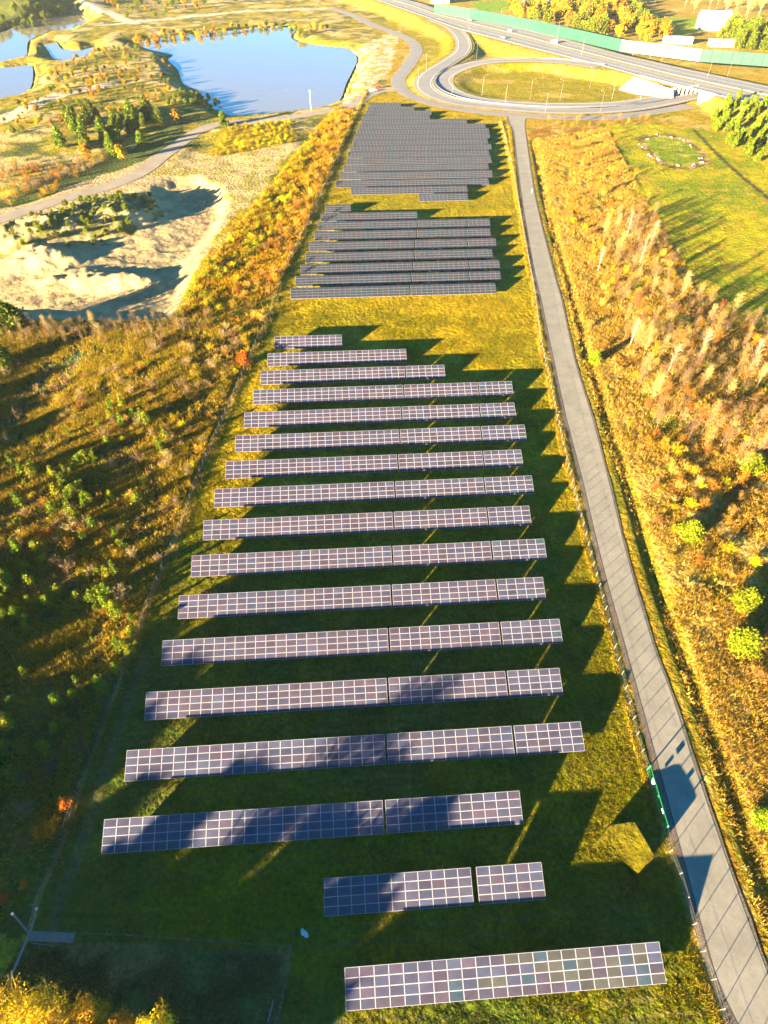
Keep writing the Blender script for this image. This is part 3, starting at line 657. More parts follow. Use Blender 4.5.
def sack(u, v):
    import bmesh
    c = at(u, v); b = bmesh.new(); r = np.random.default_rng(3)
    for cx, cy, sc in ((0, 0, .42), (.35, -.25, .36), (-.25, .3, .25)):
        P = r.normal(size=(16, 3)); P /= np.linalg.norm(P, axis=1)[:, None]
        vs = [b.verts.new((cx+p[0]*sc, cy+p[1]*sc*.8, .15+p[2]*sc*.5)) for p in P]; bmesh.ops.convex_hull(b, input=vs)
    me = bpy.data.meshes.new('plastic_bag'); b.to_mesh(me); b.free(); me.materials.append(M_white)
    tag(link('plastic_bag', me, None, (c[0], c[1], 0)), 'crumpled white bag lying on dark grass above the bottom fence corner', 'bag')
sack(304, 933)

# ------------------------------------------------------------------ plants
def rot_basis(n):
    a = rng.normal(size=(n, 3)); a /= np.linalg.norm(a, axis=1)[:, None]; b = rng.normal(size=(n, 3)); b -= (a*b).sum(1)[:, None]*a; b /= np.linalg.norm(b, axis=1)[:, None]
    return a, b
def leaves(m, P, size, col, jit=.25, mi=0):
    n = len(P); a, b = rot_basis(n); s = (size*(.6+.8*rng.random(n)))[:, None]; s2 = s*(.5+.3*rng.random((n, 1)))
    V = np.stack([P-a*s-b*s2*.3, P-b*s2, P+a*s, P+b*s2], 1).reshape(-1, 3); F = np.arange(4*n).reshape(n, 4)
    c = np.asarray(col)*(1+jit*(rng.random((n, 1))*2-1)); c = np.repeat(c, 4, 0)
    m.add(V, F, mi, c)
def twigs(m, P0, P1, w, col, jit=.25, mi=0):
    n = len(P0); d = P1-P0; s = np.cross(d, rng.normal(size=(n, 3))); s /= np.linalg.norm(s, axis=1)[:, None]+1e-9; s *= np.reshape(w, (-1, 1)) if np.ndim(w) else w
    V = np.stack([P0-s, P0+s, P1+s*.3], 1).reshape(-1, 3); F = np.arange(3*n).reshape(n, 3)
    c = np.repeat(np.asarray(col)*(1+jit*(rng.random((n, 1))*2-1)), 3, 0); m.add(V, F, mi, c)
def pine_parts(h, r, col, nclump=26, per=34, ls=.17, round_=.0):
    t = MB(); t.tube((0, 0, -.2), (0, 0, h*.55), h*.022+.03, h*.012, n=6); 
    m = MB()
    for k in range(nclump):
        f = (k+.5)/nclump; z = h*(.14+.84*f); rr = r*(1-f)**.65*(1.05 if f > .2 else .8+f)
        for q in range(1):
            th = k*2.399+random.random()*.6; rad = rr*(.35+.6*random.random())
            c = np.array([rad*math.cos(th), rad*math.sin(th), z-.08*h*random.random()])
            if k % 3 == 0: t.tube((0, 0, max(.1, z-.1*h)), tuple(c), .04, .015, n=4)
            sg = r*.24*(1-f*.35); P = c+rng.normal(size=(per, 3))*np.array([sg, sg, sg*.7])
            tone = .7+.6*random.random(); leaves(m, P, ls, np.array(col)*tone, .3)
    return t.build('trunk', M_bark), m.build('crown', M_leaf)
def round_parts(h, r, col, nclump=26, per=40, ls=.25, gap=.0):
    t = MB(); t.tube((0, 0, -.3), (0, 0, h*.5), h*.03, h*.018, n=7); m = MB()
    for k in range(nclump):
        u = rng.normal(size=3); u /= np.linalg.norm(u); rad = r*(.45+.5*random.random()); c = np.array([0, 0, h*.62])+u*np.array([rad, rad, rad*h*.42/r])
        t.tube((0, 0, h*(.25+.2*random.random())), tuple(c), h*.011, .01, n=4)
        P = c+rng.normal(size=(per, 3))*r*.2; tone = .65+.7*random.random(); leaves(m, P, ls, np.array(col)*tone, .3)
    return t.build('trunk', M_bark), m.build('crown', M_leaf)
def bare_parts(h, r, col, nst=14, ntw=420, tw=.018, trunk=M_birch, tr=.05, leafcol=None, nleaf=0):
    """leafless birch: pale tapering stem, rising limbs, a haze of fine twigs"""
    t = MB(); m = MB(); bend = rng.normal(size=2)*.04*h
    top = np.array([bend[0], bend[1], h]); mid = np.array([bend[0]*.3, bend[1]*.3, h*.5])
    t.tube((0, 0, -.2), mid, tr, tr*.7, n=6); t.tube(mid, top, tr*.7, tr*.2, n=5)
    ends = []
    for k in range(nst):
        f = .25+.7*k/nst; b = mid*min(1, f*2) if f < .5 else mid+(top-mid)*(f-.5)*2
        th = k*2.4+random.random(); L = h*(.34*(1-f)+.10)*(r/(h*.2)); e = b+np.array([math.cos(th)*L*.7, math.sin(th)*L*.7, L*1.1])
        t.tube(b, e, tr*.4*(1.1-f), .008, n=4, cap=False); ends.append((b, e))
    B = np.array([x[0] for x in ends]); E = np.array([x[1] for x in ends])
    i = rng.integers(0, nst, ntw); s = rng.random((ntw, 1))*.9+.1; P0 = B[i]*(1-s)+E[i]*s
    d = rng.normal(size=(ntw, 3))*np.array([1, 1, .6])+np.array([0, 0, 1.0]); d /= np.linalg.norm(d, axis=1)[:, None]
    P1 = P0+d*(h*.11*(.5+rng.random((ntw, 1)))); twigs(m, P0, P1, tw, col, .35)
    if nleaf:
        j = rng.integers(0, ntw, nleaf); leaves(m, P1[j]+rng.normal(size=(nleaf, 3))*.08, .09, leafcol, .35)
    return t.build('trunk', trunk), m.build('crown', M_twig)
def bush_mesh(h, r, col, n=300, tw=.02, leaf=None, nl=0, name='shrub'):
    """many-stemmed bare shrub"""
    m = MB(); ns = 34
    th = rng.random(ns)*6.28; el = rng.random(ns)**.7; e = np.stack([np.cos(th)*el*r, np.sin(th)*el*r, h*(1-.45*el**2)*(.75+.3*rng.random(ns))], 1)
    b = e*np.array([.12, .12, 0]); b[:, 2] = -.1
    twigs(m, b, e, .03, np.array(col)*.7, .3)
    i = rng.integers(0, ns, n); s = .25+.75*rng.random((n, 1)); P0 = b[i]*(1-s)+e[i]*s
    d = rng.normal(size=(n, 3))*.8+np.array([0, 0, 1.])+e[i]*np.array([.5, .5, 0])/r; d /= np.linalg.norm(d, axis=1)[:, None]
    P1 = P0+d*(h*.22*(.5+rng.random((n, 1)))); twigs(m, P0, P1, tw, col, .4)
    if nl:
        j = rng.integers(0, n, nl); leaves(m, P1[j]+rng.normal(size=(nl, 3))*.1, .10, leaf, .35)
    return m.build(name, M_twig)

PINE = (.085, .105, .018); PINEY = (.16, .17, .016)
def protos(fn, k): return [fn() for _ in range(k)]
B_yg = [bush_mesh(1.8, 1.4, (.16, .14, .03), 240, .020, (.17, .18, .015), 420) for _ in range(3)]
B_st = [bush_mesh(2.0, 1.4, (.30, .19, .085), 420, .016, (.32, .20, .05), 60) for _ in range(4)]+[bush_mesh(1.2, 1.1, (.36, .26, .12), 300, .016) for _ in range(2)]
V_pine = [pine_parts(hh, rr, tuple(1.25*q for q in cc), 22, 26, .15) for hh, rr, cc in [(3.0, 1.2, (.16, .18, .015)), (3.8, .95, (.09, .12, .02)), (2.4, 1.5, (.11, .13, .02)), (3.2, 1.1, (.20, .20, .012)), (1.8, .8, (.07, .10, .02))]]
V_birch = [bare_parts(hh, rr, c1, 20, 620, .017, trunk=M_brownbark, tr=.045, leafcol=c2, nleaf=nl) for hh, rr, c1, c2, nl in [(7.5, 1.6, (.20, .13, .07), (.24, .14, .04), 160), (8.4, 1.3, (.16, .11, .07), (.2, .1, .03), 30), (7, 1.5, (.22, .15, .08), (.30, .19, .04), 200), (6.5, 1.7, (.14, .095, .06), (.22, .11, .02), 60), (9.0, 1.2, (.27, .19, .11), (.34, .23, .05), 80)]]
V_whitebirch = protos(lambda: bare_parts(9.5, 1.3, (.42, .32, .20), 16, 260, .022, tr=.11, leafcol=(.45, .3, .06), nleaf=60), 3)
V_orange = protos(lambda: bare_parts(5.0, 1.3, (.26, .11, .03), 12, 340, .024, trunk=M_bark, leafcol=(.34, .14, .02), nleaf=220), 4)
B_or = [bush_mesh(2.3, 1.5, (.26, .14, .055), 380, .018, (.30, .17, .03), 130) for _ in range(4)]
B_gr = [bush_mesh(2.4, 1.6, (.24, .17, .10), 360, .020) for _ in range(4)]
B_ye = [bush_mesh(1.7, 1.3, (.30, .21, .05), 260, .024, (.26, .22, .025), 320) for _ in range(4)]

def scatter(poly_px, n, mind, z=0, dens=None, seed=0, P=None):
    r = np.random.default_rng(seed); poly = ats(poly_px, z) if P is None else P; x0, y0 = poly.min(0); x1, y1 = poly.max(0); out = []
    tries = 0
    while len(out) < n and tries < 60:
        tries += 1; q = np.stack([r.uniform(x0, x1, 600), r.uniform(y0, y1, 600)], 1)
        k = inside(poly, q[:, 0], q[:, 1])
        if dens is not None: k &= r.random(600) < dens(q[:, 0], q[:, 1])
        for p in q[k]:
            if len(out) >= n: break
            if not out or np.min(np.hypot(*(np.array(out)-p).T)) > mind: out.append(p)
    return np.array(out) if out else np.zeros((0, 2))
def plant_trees(P, protos_, name, label, cat, group, s=(.7, 1.3)):
    base = {}
    zz = height(P[:, 0], P[:, 1]) if len(P) else []
    for p, z in zip(P, zz):
        i = random.randrange(len(protos_)); sc = random.uniform(*s); S = (sc*random.uniform(.85, 1.15),)*2+(sc,)
        if i not in base:
            t = empty(name, (p[0], p[1], z), random.uniform(0, 6.28), S); tag(t, label, cat, group)
            base[i] = (t, [link('trunk', protos_[i][0], t), link('crown', protos_[i][1], t)])
        else: copy_tree(*base[i], (p[0], p[1], z), random.uniform(0, 6.28), S, label, group)
def plant_bushes(P, meshes, name, label, cat, group, s=(.6, 1.35)):
    zz = height(P[:, 0], P[:, 1]) if len(P) else []
    for p, z in zip(P, zz):
        sc = random.uniform(*s); o = link(name, random.choice(meshes), None, (p[0], p[1], z), random.uniform(0, 6.28)); o.scale = (sc*random.uniform(.9, 1.2), sc*random.uniform(.9, 1.2), sc)
        tag(o, label, cat, group)
WL = [(-40, 350), (0, 326), (175, 324), (258, 326), (228, 392), (172, 530), (125, 650), (75, 780), (35, 890), (-40, 960)]
nearL = lambda x, y: .25+.75*(fbm(x, y, 12, 3) > .48)
plant_trees(scatter([(-30, 470), (60, 440), (120, 400), (150, 420), (175, 440), (150, 480), (120, 560), (140, 650), (60, 740), (-30, 820)], 240, .8, dens=lambda x, y: .06+.94*(fbm(x, y, 8, 3) > .54), seed=3), V_pine, 'young_pine', 'young bushy pine with yellow-green needles in the scrub left of the field', 'pine tree', 'young pines in the left scrub', (.3, 1.15))
plant_bushes(scatter([(60, 390), (120, 322), (262, 324), (228, 392), (175, 525), (120, 560), (-30, 580), (-30, 450)], 190, 1.4, dens=nearL, seed=4), B_or+B_ye+B_st+B_gr[:2], 'bare_shrub', 'golden-brown leafless shrub in the sunlit scrub left of the field', 'shrub', 'golden shrubs in the left scrub', (.45, 1.1))
plant_bushes(scatter(WL, 110, 2.0, dens=nearL, seed=5), B_gr, 'bare_shrub', 'grey-brown leafless shrub in the scrub left of the field', 'shrub', 'grey shrubs in the left scrub')
plant_bushes(scatter([(218, 322), (264, 322), (345, 135), (352, 118), (338, 112), (322, 150), (275, 235), (235, 290)], 150, 1.8, seed=6), B_or+B_st+B_st, 'bank_shrub', 'golden autumn shrub on the bank along the upper left fence', 'shrub', 'shrubs on the upper left bank', (.6, 1.3))
plant_bushes(scatter([(172, 320), (218, 322), (235, 290), (275, 235), (318, 150), (305, 148), (262, 196), (222, 240), (190, 290)], 150, 1.8, seed=61), B_yg+B_ye, 'green_shrub', 'olive-green shrub on the slope between the sand pit and the rusty bank', 'shrub', 'olive shrubs beside the sand pit', (.6, 1.3))
plant_trees(scatter([(262, 300), (268, 316), (350, 125), (356, 112), (345, 108), (300, 190)], 26, 3.5, seed=8), V_orange, 'autumn_tree', 'small orange autumn tree close to the upper left fence', 'tree', 'orange trees along the upper left fence', (.5, .9))
# brush row on the pit's rim
plant_trees(scatter([(-60, 330), (175, 321), (215, 321), (190, 340), (60, 345), (-60, 352)], 90, 1.8, seed=9), V_birch, 'autumn_tree', 'slender leafless tree on the rim above the sand pit', 'tree', 'leafless trees on the rim of the sand pit', (.4, .7))
for (u, v, s, lab) in [(8, 318, 1.9, 'big yellow-green pine at the left edge below the sand pit'), (-4, 352, 1.5, 'dark green pine at the left edge under the big pine')]:
    tr, cr = pine_parts(4.0, 2.4, (.10, .14, .015), 40, 70, .2); x, y = at(u, v, 3)
    t = empty('pine_tree', (x, y, hz(x, y)), 0, s); tag(t, lab, 'pine tree'); link('trunk', tr, t); link('crown', cr, t)
# orange bushes near the fence
for (u, v, s, lab) in [(66, 803, .9, 'bright orange bush at the lower end of the left fence'), (22, 884, .5, 'tiny orange bush above the fallen pole'), (3, 898, .55, 'small orange bush at the left edge above the fallen pole'), (243, 362, 1.6, 'glowing orange tree touching the left fence beside the last front rows')]:
    x, y = at(u, v, .8); tr, cr = round_parts(2.0, 1.1, (.50, .15, .025), 16, 40, .14); t = empty('orange_bush', (x, y, hz(x, y)), 0, s); tag(t, lab, 'bush'); link('trunk', tr, t); link('crown', cr, t)
# trees in the bottom left whose tops reach the sun
for (u, v, h, kind, lab) in [(35, 1018, 11, 0, 'tall yellow bare tree at the bottom left corner'), (85, 1016, 9, 1, 'orange-leaved tree second from the bottom left corner'), (62, 1030, 8, 0, 'thin yellow bare tree between the two bottom left trees'),
                             (150, 1026, 9, 2, 'orange and yellow tree at the bottom edge, third from the left'), (118, 1030, 8, 1, 'small rusty tree at the bottom edge beside the third tree'), (-5, 1015, 11, 0, 'tall pale tree cut by the left bottom edge')]:
    x, y = at(u, v, h*.75)
    if kind == 0: tr, cr = bare_parts(h, 2.6, (.50, .36, .08), 30, 1800, .022, leafcol=(.5, .36, .03), nleaf=1500, tr=.12)
    else: tr, cr = round_parts(h, 1.8, ((.48, .24, .03) if kind == 1 else (.5, .32, .04)), 60, 60, .10)
    t = empty('autumn_tree', (x, y, 0), random.random()*6, 1); tag(t, lab, 'tree'); link('trunk', tr, t); link('crown', cr, t)

# east side: thicket of birches and shrubs
ER = [(548, 160), (608, 132), (645, 200), (672, 262), (700, 300), (768, 345), (820, 380), (820, 640), (768, 560), (700, 470), (640, 420), (600, 330), (572, 250)]
core = [(600, 230), (650, 215), (690, 300), (790, 350), (810, 480), (720, 470), (650, 430), (618, 330)]
plant_trees(scatter(core, 170, 2.3, seed=11), V_birch, 'bare_birch', 'slender golden-brown birch in the thicket right of the road', 'birch tree', 'birches in the thicket right of the road', (.6, 1.1))
plant_trees(scatter(ER, 90, 3.0, seed=12), V_orange, 'autumn_tree', 'small rusty leafless tree in the thicket right of the road', 'tree', 'rusty trees right of the road', (.5, 1.1))
plant_bushes(scatter([(545, 150), (612, 130), (700, 300), (830, 380), (830, 800), (768, 700), (700, 640), (650, 520), (592, 400), (562, 280)], 270, 1.8, seed=13, dens=lambda x, y: nearL(x, y)*np.clip((260-y)/120, .08, 1)*np.clip((x-road_c[0][0]*0-np.interp(y, road_c[::-1, 1], road_c[::-1, 0])-8)/14, .1, 1)), B_st+B_st+B_or+B_ye[:2], 'autumn_shrub', 'golden-orange shrub in the dry field right of the road', 'shrub', 'shrubs in the dry field right of the road', (.5, 1.3))
wb = [(650, 245, 'pair of white birch stems at the top of the thicket'), (627, 235, 'lone white birch leaning at the upper left of the thicket'), (598, 270, 'white birch nearest the road in the upper thicket'), (640, 262, 'white birch between the thicket and the meadow'),
      (630, 345, 'tall white birch in the middle of the thicket'), (700, 355, 'white birch with yellow crown at the thicket centre'), (757, 385, 'white birch near the right edge of the photo'), (748, 372, 'second white birch near the right edge'), (668, 372, 'thin pale birch left of the yellow-crowned one')]
for (u, v, lab) in wb:
    x, y = at(u, v); tr, cr = random.choice(V_whitebirch); t = empty('white_birch', (x, y, hz(x, y)), random.random()*6, random.uniform(.75, 1.1)); tag(t, lab, 'birch tree'); link('trunk', tr, t); link('crown', cr, t)
for (u, v, s, lab) in [(754, 462, 1.15, 'bright green pine at the right edge, farthest of the roadside pines'), (692, 530, 1.1, 'bright green pine standing alone nearest the road'), (748, 598, 1.1, 'bright green pine above another pine at the right edge'),
                       (747, 640, 1.25, 'wide bright green pine, closest of the right edge pines'), (766, 818, .7, 'small green pine cut by the right edge low in the photo'), (596, 356, .8, 'small yellow-green pine beside the road at the edge of the thicket')]:
    x, y = at(u, v, 2.2*s); tr, cr = pine_parts(4.2, 2.0, (.17, .21, .012), 60, 70, .16); t = empty('pine_tree', (x, y, hz(x, y)), random.random()*6, s); tag(t, lab, 'pine tree'); link('trunk', tr, t); link('crown', cr, t)

# pine grove by the track, peninsula bushes, north bank
V_big = protos(lambda: pine_parts(8, 3.0, (.10, .13, .015), 40, 46, .42), 3)
V_round = protos(lambda: round_parts(7, 3.0, (.12, .14, .02), 30, 34, .42), 3)
V_gold = protos(lambda: round_parts(7, 3.0, (.36, .22, .035), 30, 34, .42), 3)
plant_trees(scatter([(55, 150), (70, 125), (110, 118), (158, 112), (162, 128), (135, 152), (100, 160)], 34, 3.2, seed=21), V_big, 'pine_tree', 'dark green pine in the grove beside the sandy track', 'pine tree', 'pines in the grove beside the track', (.65, 1.1))
for (u, v, pr, lab) in [(178, 124, V_gold, 'orange tree at the right end of the pine grove'), (224, 126, V_big, 'single green pine between the track and the large lake'), (88, 158, V_gold, 'low orange tree at the front of the pine grove'), (122, 160, V_gold, 'small golden tree beside the track at the grove edge')]:
    x, y = at(u, v); t = empty('lone_tree', (x, y, hz(x, y)), 0, .85); tr, cr = random.choice(pr); tag(t, lab, 'tree'); link('trunk', tr, t); link('crown', cr, t)
plant_trees(scatter([(180, 92), (205, 88), (222, 100), (218, 108), (190, 106), (165, 108)], 40, 3.4, seed=22), V_round, 'lakeside_tree', 'dark bushy tree on the point jutting into the large lake', 'tree', 'trees on the lake point', (.25, .42))
plant_trees(scatter([(0, 108), (40, 92), (60, 60), (100, 48), (125, 45), (170, 62), (180, 95), (150, 115), (60, 130), (0, 150)], 220, 4, seed=23), V_gold+V_round, 'heath_bush', 'golden bush on the heath left of the large lake', 'bush', 'bushes on the heath between the lakes', (.15, .5))
plant_trees(scatter([(-10, 30), (10, 15), (60, 3), (76, 8), (58, 12), (20, 24)], 40, 6, seed=24), V_round, 'bank_tree', 'dark tree on the shaded bank of the far left lake', 'tree', 'trees on the far left bank', (.6, 1.1))
plant_trees(scatter([(120, 38), (180, 30), (280, 22), (330, 30), (300, 38), (285, 25), (140, 41)], 60, 7, seed=25), V_gold+V_round, 'shore_bush', 'golden bush on the far shore of the large lake', 'bush', 'bushes on the far shore', (.4, .8))
plant_trees(scatter([(20, 222), (60, 218), (100, 200), (150, 192), (158, 210), (100, 236), (20, 244)], 60, 2.6, z=1, seed=26), V_round, 'spoil_heap_bush', 'dark bush on the spoil heap above the sand pit', 'bush', 'bushes on the spoil heap', (.18, .4))
plant_bushes(scatter([(0, 165), (60, 168), (120, 150), (60, 190), (0, 205)], 60, 2.5, seed=27), B_or+B_gr, 'slope_shrub', 'brown shrub on the slope above the sandy track', 'shrub', 'shrubs above the track', (.8, 1.6))
plant_bushes(scatter([(210, 158), (300, 142), (288, 122), (228, 130)], 130, 2.2, seed=28), B_ye, 'yellow_shrub', 'low yellow-green shrub in the planted patch near the lake', 'shrub', 'yellow shrubs in the patch near the lake', (.6, 1.0))
# east conifers beyond the meadow, trees around the gardens
plant_trees(scatter([(706, 118), (730, 108), (800, 130), (900, 190), (820, 205), (768, 172), (720, 138)], 150, 2.6, seed=31), protos(lambda: pine_parts(9, 2.6, (.12, .16, .012), 40, 40, .42), 3), 'young_conifer', 'bright green young conifer in the plantation at the upper right', 'conifer', 'conifers of the upper right plantation', (.4, .72))
plant_trees(scatter([(545, 22), (560, 5), (640, 5), (640, 26), (672, 40), (640, 46), (580, 34), (520, 20), (500, 6), (540, 8)], 110, 8, seed=32), V_gold+V_round+V_gold, 'garden_tree', 'autumn tree among the houses beyond the noise barrier', 'tree', 'trees beyond the noise barrier', (1.0, 1.8))
plant_trees(scatter([(720, 46), (724, 34), (800, 30), (860, 60), (780, 56)], 60, 8, seed=33), V_big+V_round, 'garden_conifer', 'green tree in the grove at the right end of the noise barrier', 'tree', 'green trees behind the noise barrier', (1.3, 1.9))
plant_trees(scatter([(690, 18), (640, 4), (620, -8), (900, -4), (860, 24), (760, 22)], 90, 10, seed=34), protos(lambda: bare_parts(13, 3.2, (.45, .30, .14), 16, 500, .09), 3), 'far_birch', 'tall leafless tree in the pale wood at the top right', 'tree', 'trees of the top right wood', (1.0, 1.5))
plant_trees(scatter([(532, 128), (545, 122), (640, 118), (690, 122), (640, 130), (560, 134)], 34, 3, seed=35), V_orange, 'verge_tree', 'pale leafless tree along the local road at the top of the dry field', 'tree', 'trees along the local road', (.4, .8))
plant_trees(scatter([(130, 22), (90, 0), (200, -3), (330, -8), (200, 10)], 50, 10, seed=36), V_gold+V_round, 'heath_tree', 'small tree on the open heath beyond the lakes', 'tree', 'trees on the far heath', (.5, 1.1))

# forest south-west of the camera: the low sun makes it shade the lower left of the field
V_forest = protos(lambda: pine_parts(17, 3.6, (.06, .085, .02), 60, 50, .6), 3)
def forest():
    r = random.Random(5); pts = []
    edge = [(-212, 74), (-196, 58), (-174, 32), (-176, 10), (-168, 0), (-128, -17), (-121, -33), (-92, -46), (-76, -61)]
    edge = np.array(edge, float); d = np.concatenate([[0], np.cumsum(np.linalg.norm(np.diff(edge, axis=0), axis=1))])
    for t in np.arange(0, d[-1], 4.4):
        for row in range(5):
            if r.random() < .16: continue
            x = np.interp(t, d, edge[:, 0])-row*7*.755+r.uniform(-2, 2); y = np.interp(t, d, edge[:, 1])-row*7*.656+r.uniform(-2, 2); pts.append((x, y))
    pts += [(-68, -50), (-70.5, -47.5), (-72.3, -45), (-75, -42), (-78, -52)]
    return np.array(pts)
plant_trees(forest(), V_forest, 'forest_pine', 'tall dark pine in the wood south-west of the field', 'pine tree', 'pines of the south-west wood', (.95, 1.24))

# ------------------------------------------------------------------ grass and undergrowth (uncountable)
def tufts(name, poly, n, h, w, cols, seed, dens=None, big=1.0, z=0.0):
    P = scatter(None, n, 0, P=poly, seed=seed, dens=dens) if False else None
    r = np.random.default_rng(seed); x0, y0 = poly.min(0); x1, y1 = poly.max(0); acc = []; tot = 0
    while tot < n:
        q = np.stack([r.uniform(x0, x1, n), r.uniform(y0, y1, n)], 1); k = inside(poly, q[:, 0], q[:, 1])
        k &= dist_line(road_c, q[:, 0], q[:, 1]) > 4.4
        if dens is not None: k &= r.random(n) < dens(q[:, 0], q[:, 1])
        acc.append(q[k]); tot += k.sum()
        if len(acc) > 60: break
    q = np.concatenate(acc)[:n]; n = len(q); zz = height(q[:, 0], q[:, 1])
    B = 5; base = np.repeat(np.column_stack([q, zz-.03]), B, 0); N = n*B
    dist = np.hypot(base[:, 0], base[:, 1]); sc = (1+dist/450)[:, None]
    base = base+np.column_stack([r.normal(size=(N, 2))*.16*big*sc, np.zeros(N)])
    hh = h*(.5+.9*r.random((N, 1)))*sc**.5; tip = base+np.column_stack([r.normal(size=(N, 2))*.35*hh, hh[:, 0]])
    th = r.random(N)*6.28; s = np.column_stack([np.cos(th), np.sin(th), np.zeros(N)])*w*sc
    V = np.stack([base-s, base+s, tip+s*.35, tip-s*.35], 1).reshape(-1, 3)
    cc = np.array(cols)[r.integers(0, len(cols), n)]; cc = np.repeat(cc, B, 0)*(1+.35*(r.random((N, 1))*2-1)); cc = np.repeat(cc, 4, 0)
    m = MB(); m.add(V, np.arange(4*N).reshape(N, 4), 0, cc)
    tag(link(name, m.build(name, M_tuft)), 'grass', None, kind='stuff')
    return bpy.context.scene.collection.objects[-1]
def patch(fn): return lambda x, y: np.clip((fbm(x, y, fn, 3)-.35)*3, .05, 1)
eastP = ats([(532, 140), (606, 128), (650, 210), (700, 300), (820, 350), (900, 420), (900, 1200), (800, 1060), (737, 850), (690, 700), (640, 540), (585, 370), (556, 260)])
o = tufts('tall_dry_grass', eastP, 60000, .42, .035, [(.36, .25, .095), (.30, .18, .06), (.44, .33, .15), (.24, .14, .05), (.28, .22, .05)], 41, patch(5)); o['label'] = 'tall golden dry grass covering the field right of the road'
o = tufts('scrub_undergrowth', ats([(-60, 330), (175, 324), (262, 324), (228, 392), (172, 530), (125, 650), (75, 780), (35, 890), (-60, 980)]), 66000, .6, .04, [(.36, .23, .09), (.28, .21, .05), (.24, .20, .035), (.42, .29, .09), (.16, .17, .03)], 42, patch(7)); o['label'] = 'brown and green undergrowth between the shrubs left of the field'
o = tufts('bank_grass', ats([(175, 322), (262, 322), (357, 112), (335, 108), (300, 150), (240, 222), (195, 285)]), 12000, .7, .06, [(.38, .24, .06), (.28, .22, .035), (.34, .17, .04)], 43, patch(7)); o['label'] = 'golden grass on the bank beside the upper left fence'
fieldP = np.vstack([lf, ats([(30, 940), (291, 950), (280, 1040), (760, 1040)]), rf[::-1][1:]])
o = tufts('field_grass', fieldP, 52000, .16, .04, [(.20, .17, .025), (.13, .13, .02), (.26, .19, .045), (.09, .11, .02)], 44, lambda x, y: np.clip((fbm(x, y, 6, 3)-.4)*4, .03, 1)*np.where(y < 160, 1, .25)); o['label'] = 'short yellow-green grass between the solar tables'
vp = np.vstack([offset(rf, -.9), offset(rf, .9)[::-1]])
o = tufts('verge_grass', vp, 6000, .28, .03, [(.42, .28, .08), (.30, .20, .04), (.46, .34, .14), (.22, .2, .03)], 45, patch(3)); o['label'] = 'tall straw grass grown into the fence along the road'
vp = np.vstack([offset(rc[8:], hwid[8:]+.8), offset(rc[8:], hwid[8:]+2.6)[::-1]])
o = tufts('ditch_grass', vp, 6000, .25, .035, [(.14, .15, .03), (.25, .19, .04), (.34, .24, .07)], 46, patch(3)); o['label'] = 'green and straw grass in the ditch on the right of the road'
vp = np.vstack([offset(lf, -1.2), offset(lf, .6)[::-1]])
o = tufts('fence_grass', vp, 4500, .4, .035, [(.34, .24, .10), (.2, .15, .05), (.14, .14, .04)], 47, patch(3)); o['label'] = 'straw grass along the left fence of the solar field'

# added earth wedge inside the fence, shaped to cast a shadow on the road
def earth_shadow_wedge():
    sx, sy = .755, .656; P = [(30.4, 22.2), (33.6, 22.6), (35.1, 18.5), (31.2, 15.4)]; h = [2.15, 2.3, 2.2, 1.9]
    n = 14; V = []; c = []
    ridge = resample(np.array([(*p, q) for p, q in zip(P, h)]), 16)
    for t in np.linspace(-.09, 1, n):
        for q in ridge:
            d = t*4.0; z = q[2]*(1-t) if t >= 0 else -.2
            x, y = q[0]-d*sx*(1 if t >= 0 else 1), q[1]-d*sy; V.append((x, y, z+(fbm(np.array([x]), np.array([y]), 1.5, 2)[0]-.5)*.25*(0 < t < .95)-.04))
    F = [(a*16+b, a*16+b+1, (a+1)*16+b+1, (a+1)*16+b) for a in range(n-1) for b in range(15)]
    F = [f[::-1] for f in F]
    V = np.array(V); col = cover(V[:, 0], V[:, 1])*0+np.array((.060, .052, .008))*(.6+.8*fbm(V[:, 0], V[:, 1], .8, 2))[:, None]; m = MB(); m.add(V, F, 0, col)  # base colour darkened to offset the sun on its slope
    for k in (0, 15):
        L = [a*16+k for a in range(n)]; B = V[L].copy(); B[:, 2] = -.2; W_ = np.vstack([V[L], B]); m.add(W_, [(i, i+1, n+i+1, n+i) for i in range(n-1)], 0, cover(W_[:, 0], W_[:, 1]))
    tag(link('earth_shadow_wedge', m.build('earth_shadow_wedge', M_ground)), kind='structure')
earth_shadow_wedge()

o = tufts('grass_clods', fieldP, 20000, .12, .05, [(.26, .19, .06), (.20, .16, .03), (.16, .14, .02)], 49, lambda x, y: np.where((fbm(x, y, 3, 2) > .52) & (fbm(x+40, y, 20, 2) > .45), 1, .02)*np.where(x > np.interp(y, rf[::-1, 1], rf[::-1, 0])-22, 1, .3)); o['label'] = 'lumpy dry grass clods on the open ground of the solar field'
o = tufts('rough_grass', ats([(20, 945), (288, 955), (275, 1060), (-40, 1060)]), 9000, .25, .035, [(.22, .15, .07), (.12, .11, .04), (.30, .22, .10), (.07, .09, .03)], 50, patch(3)); o['label'] = 'rough brown grass below the fence in the bottom left corner'
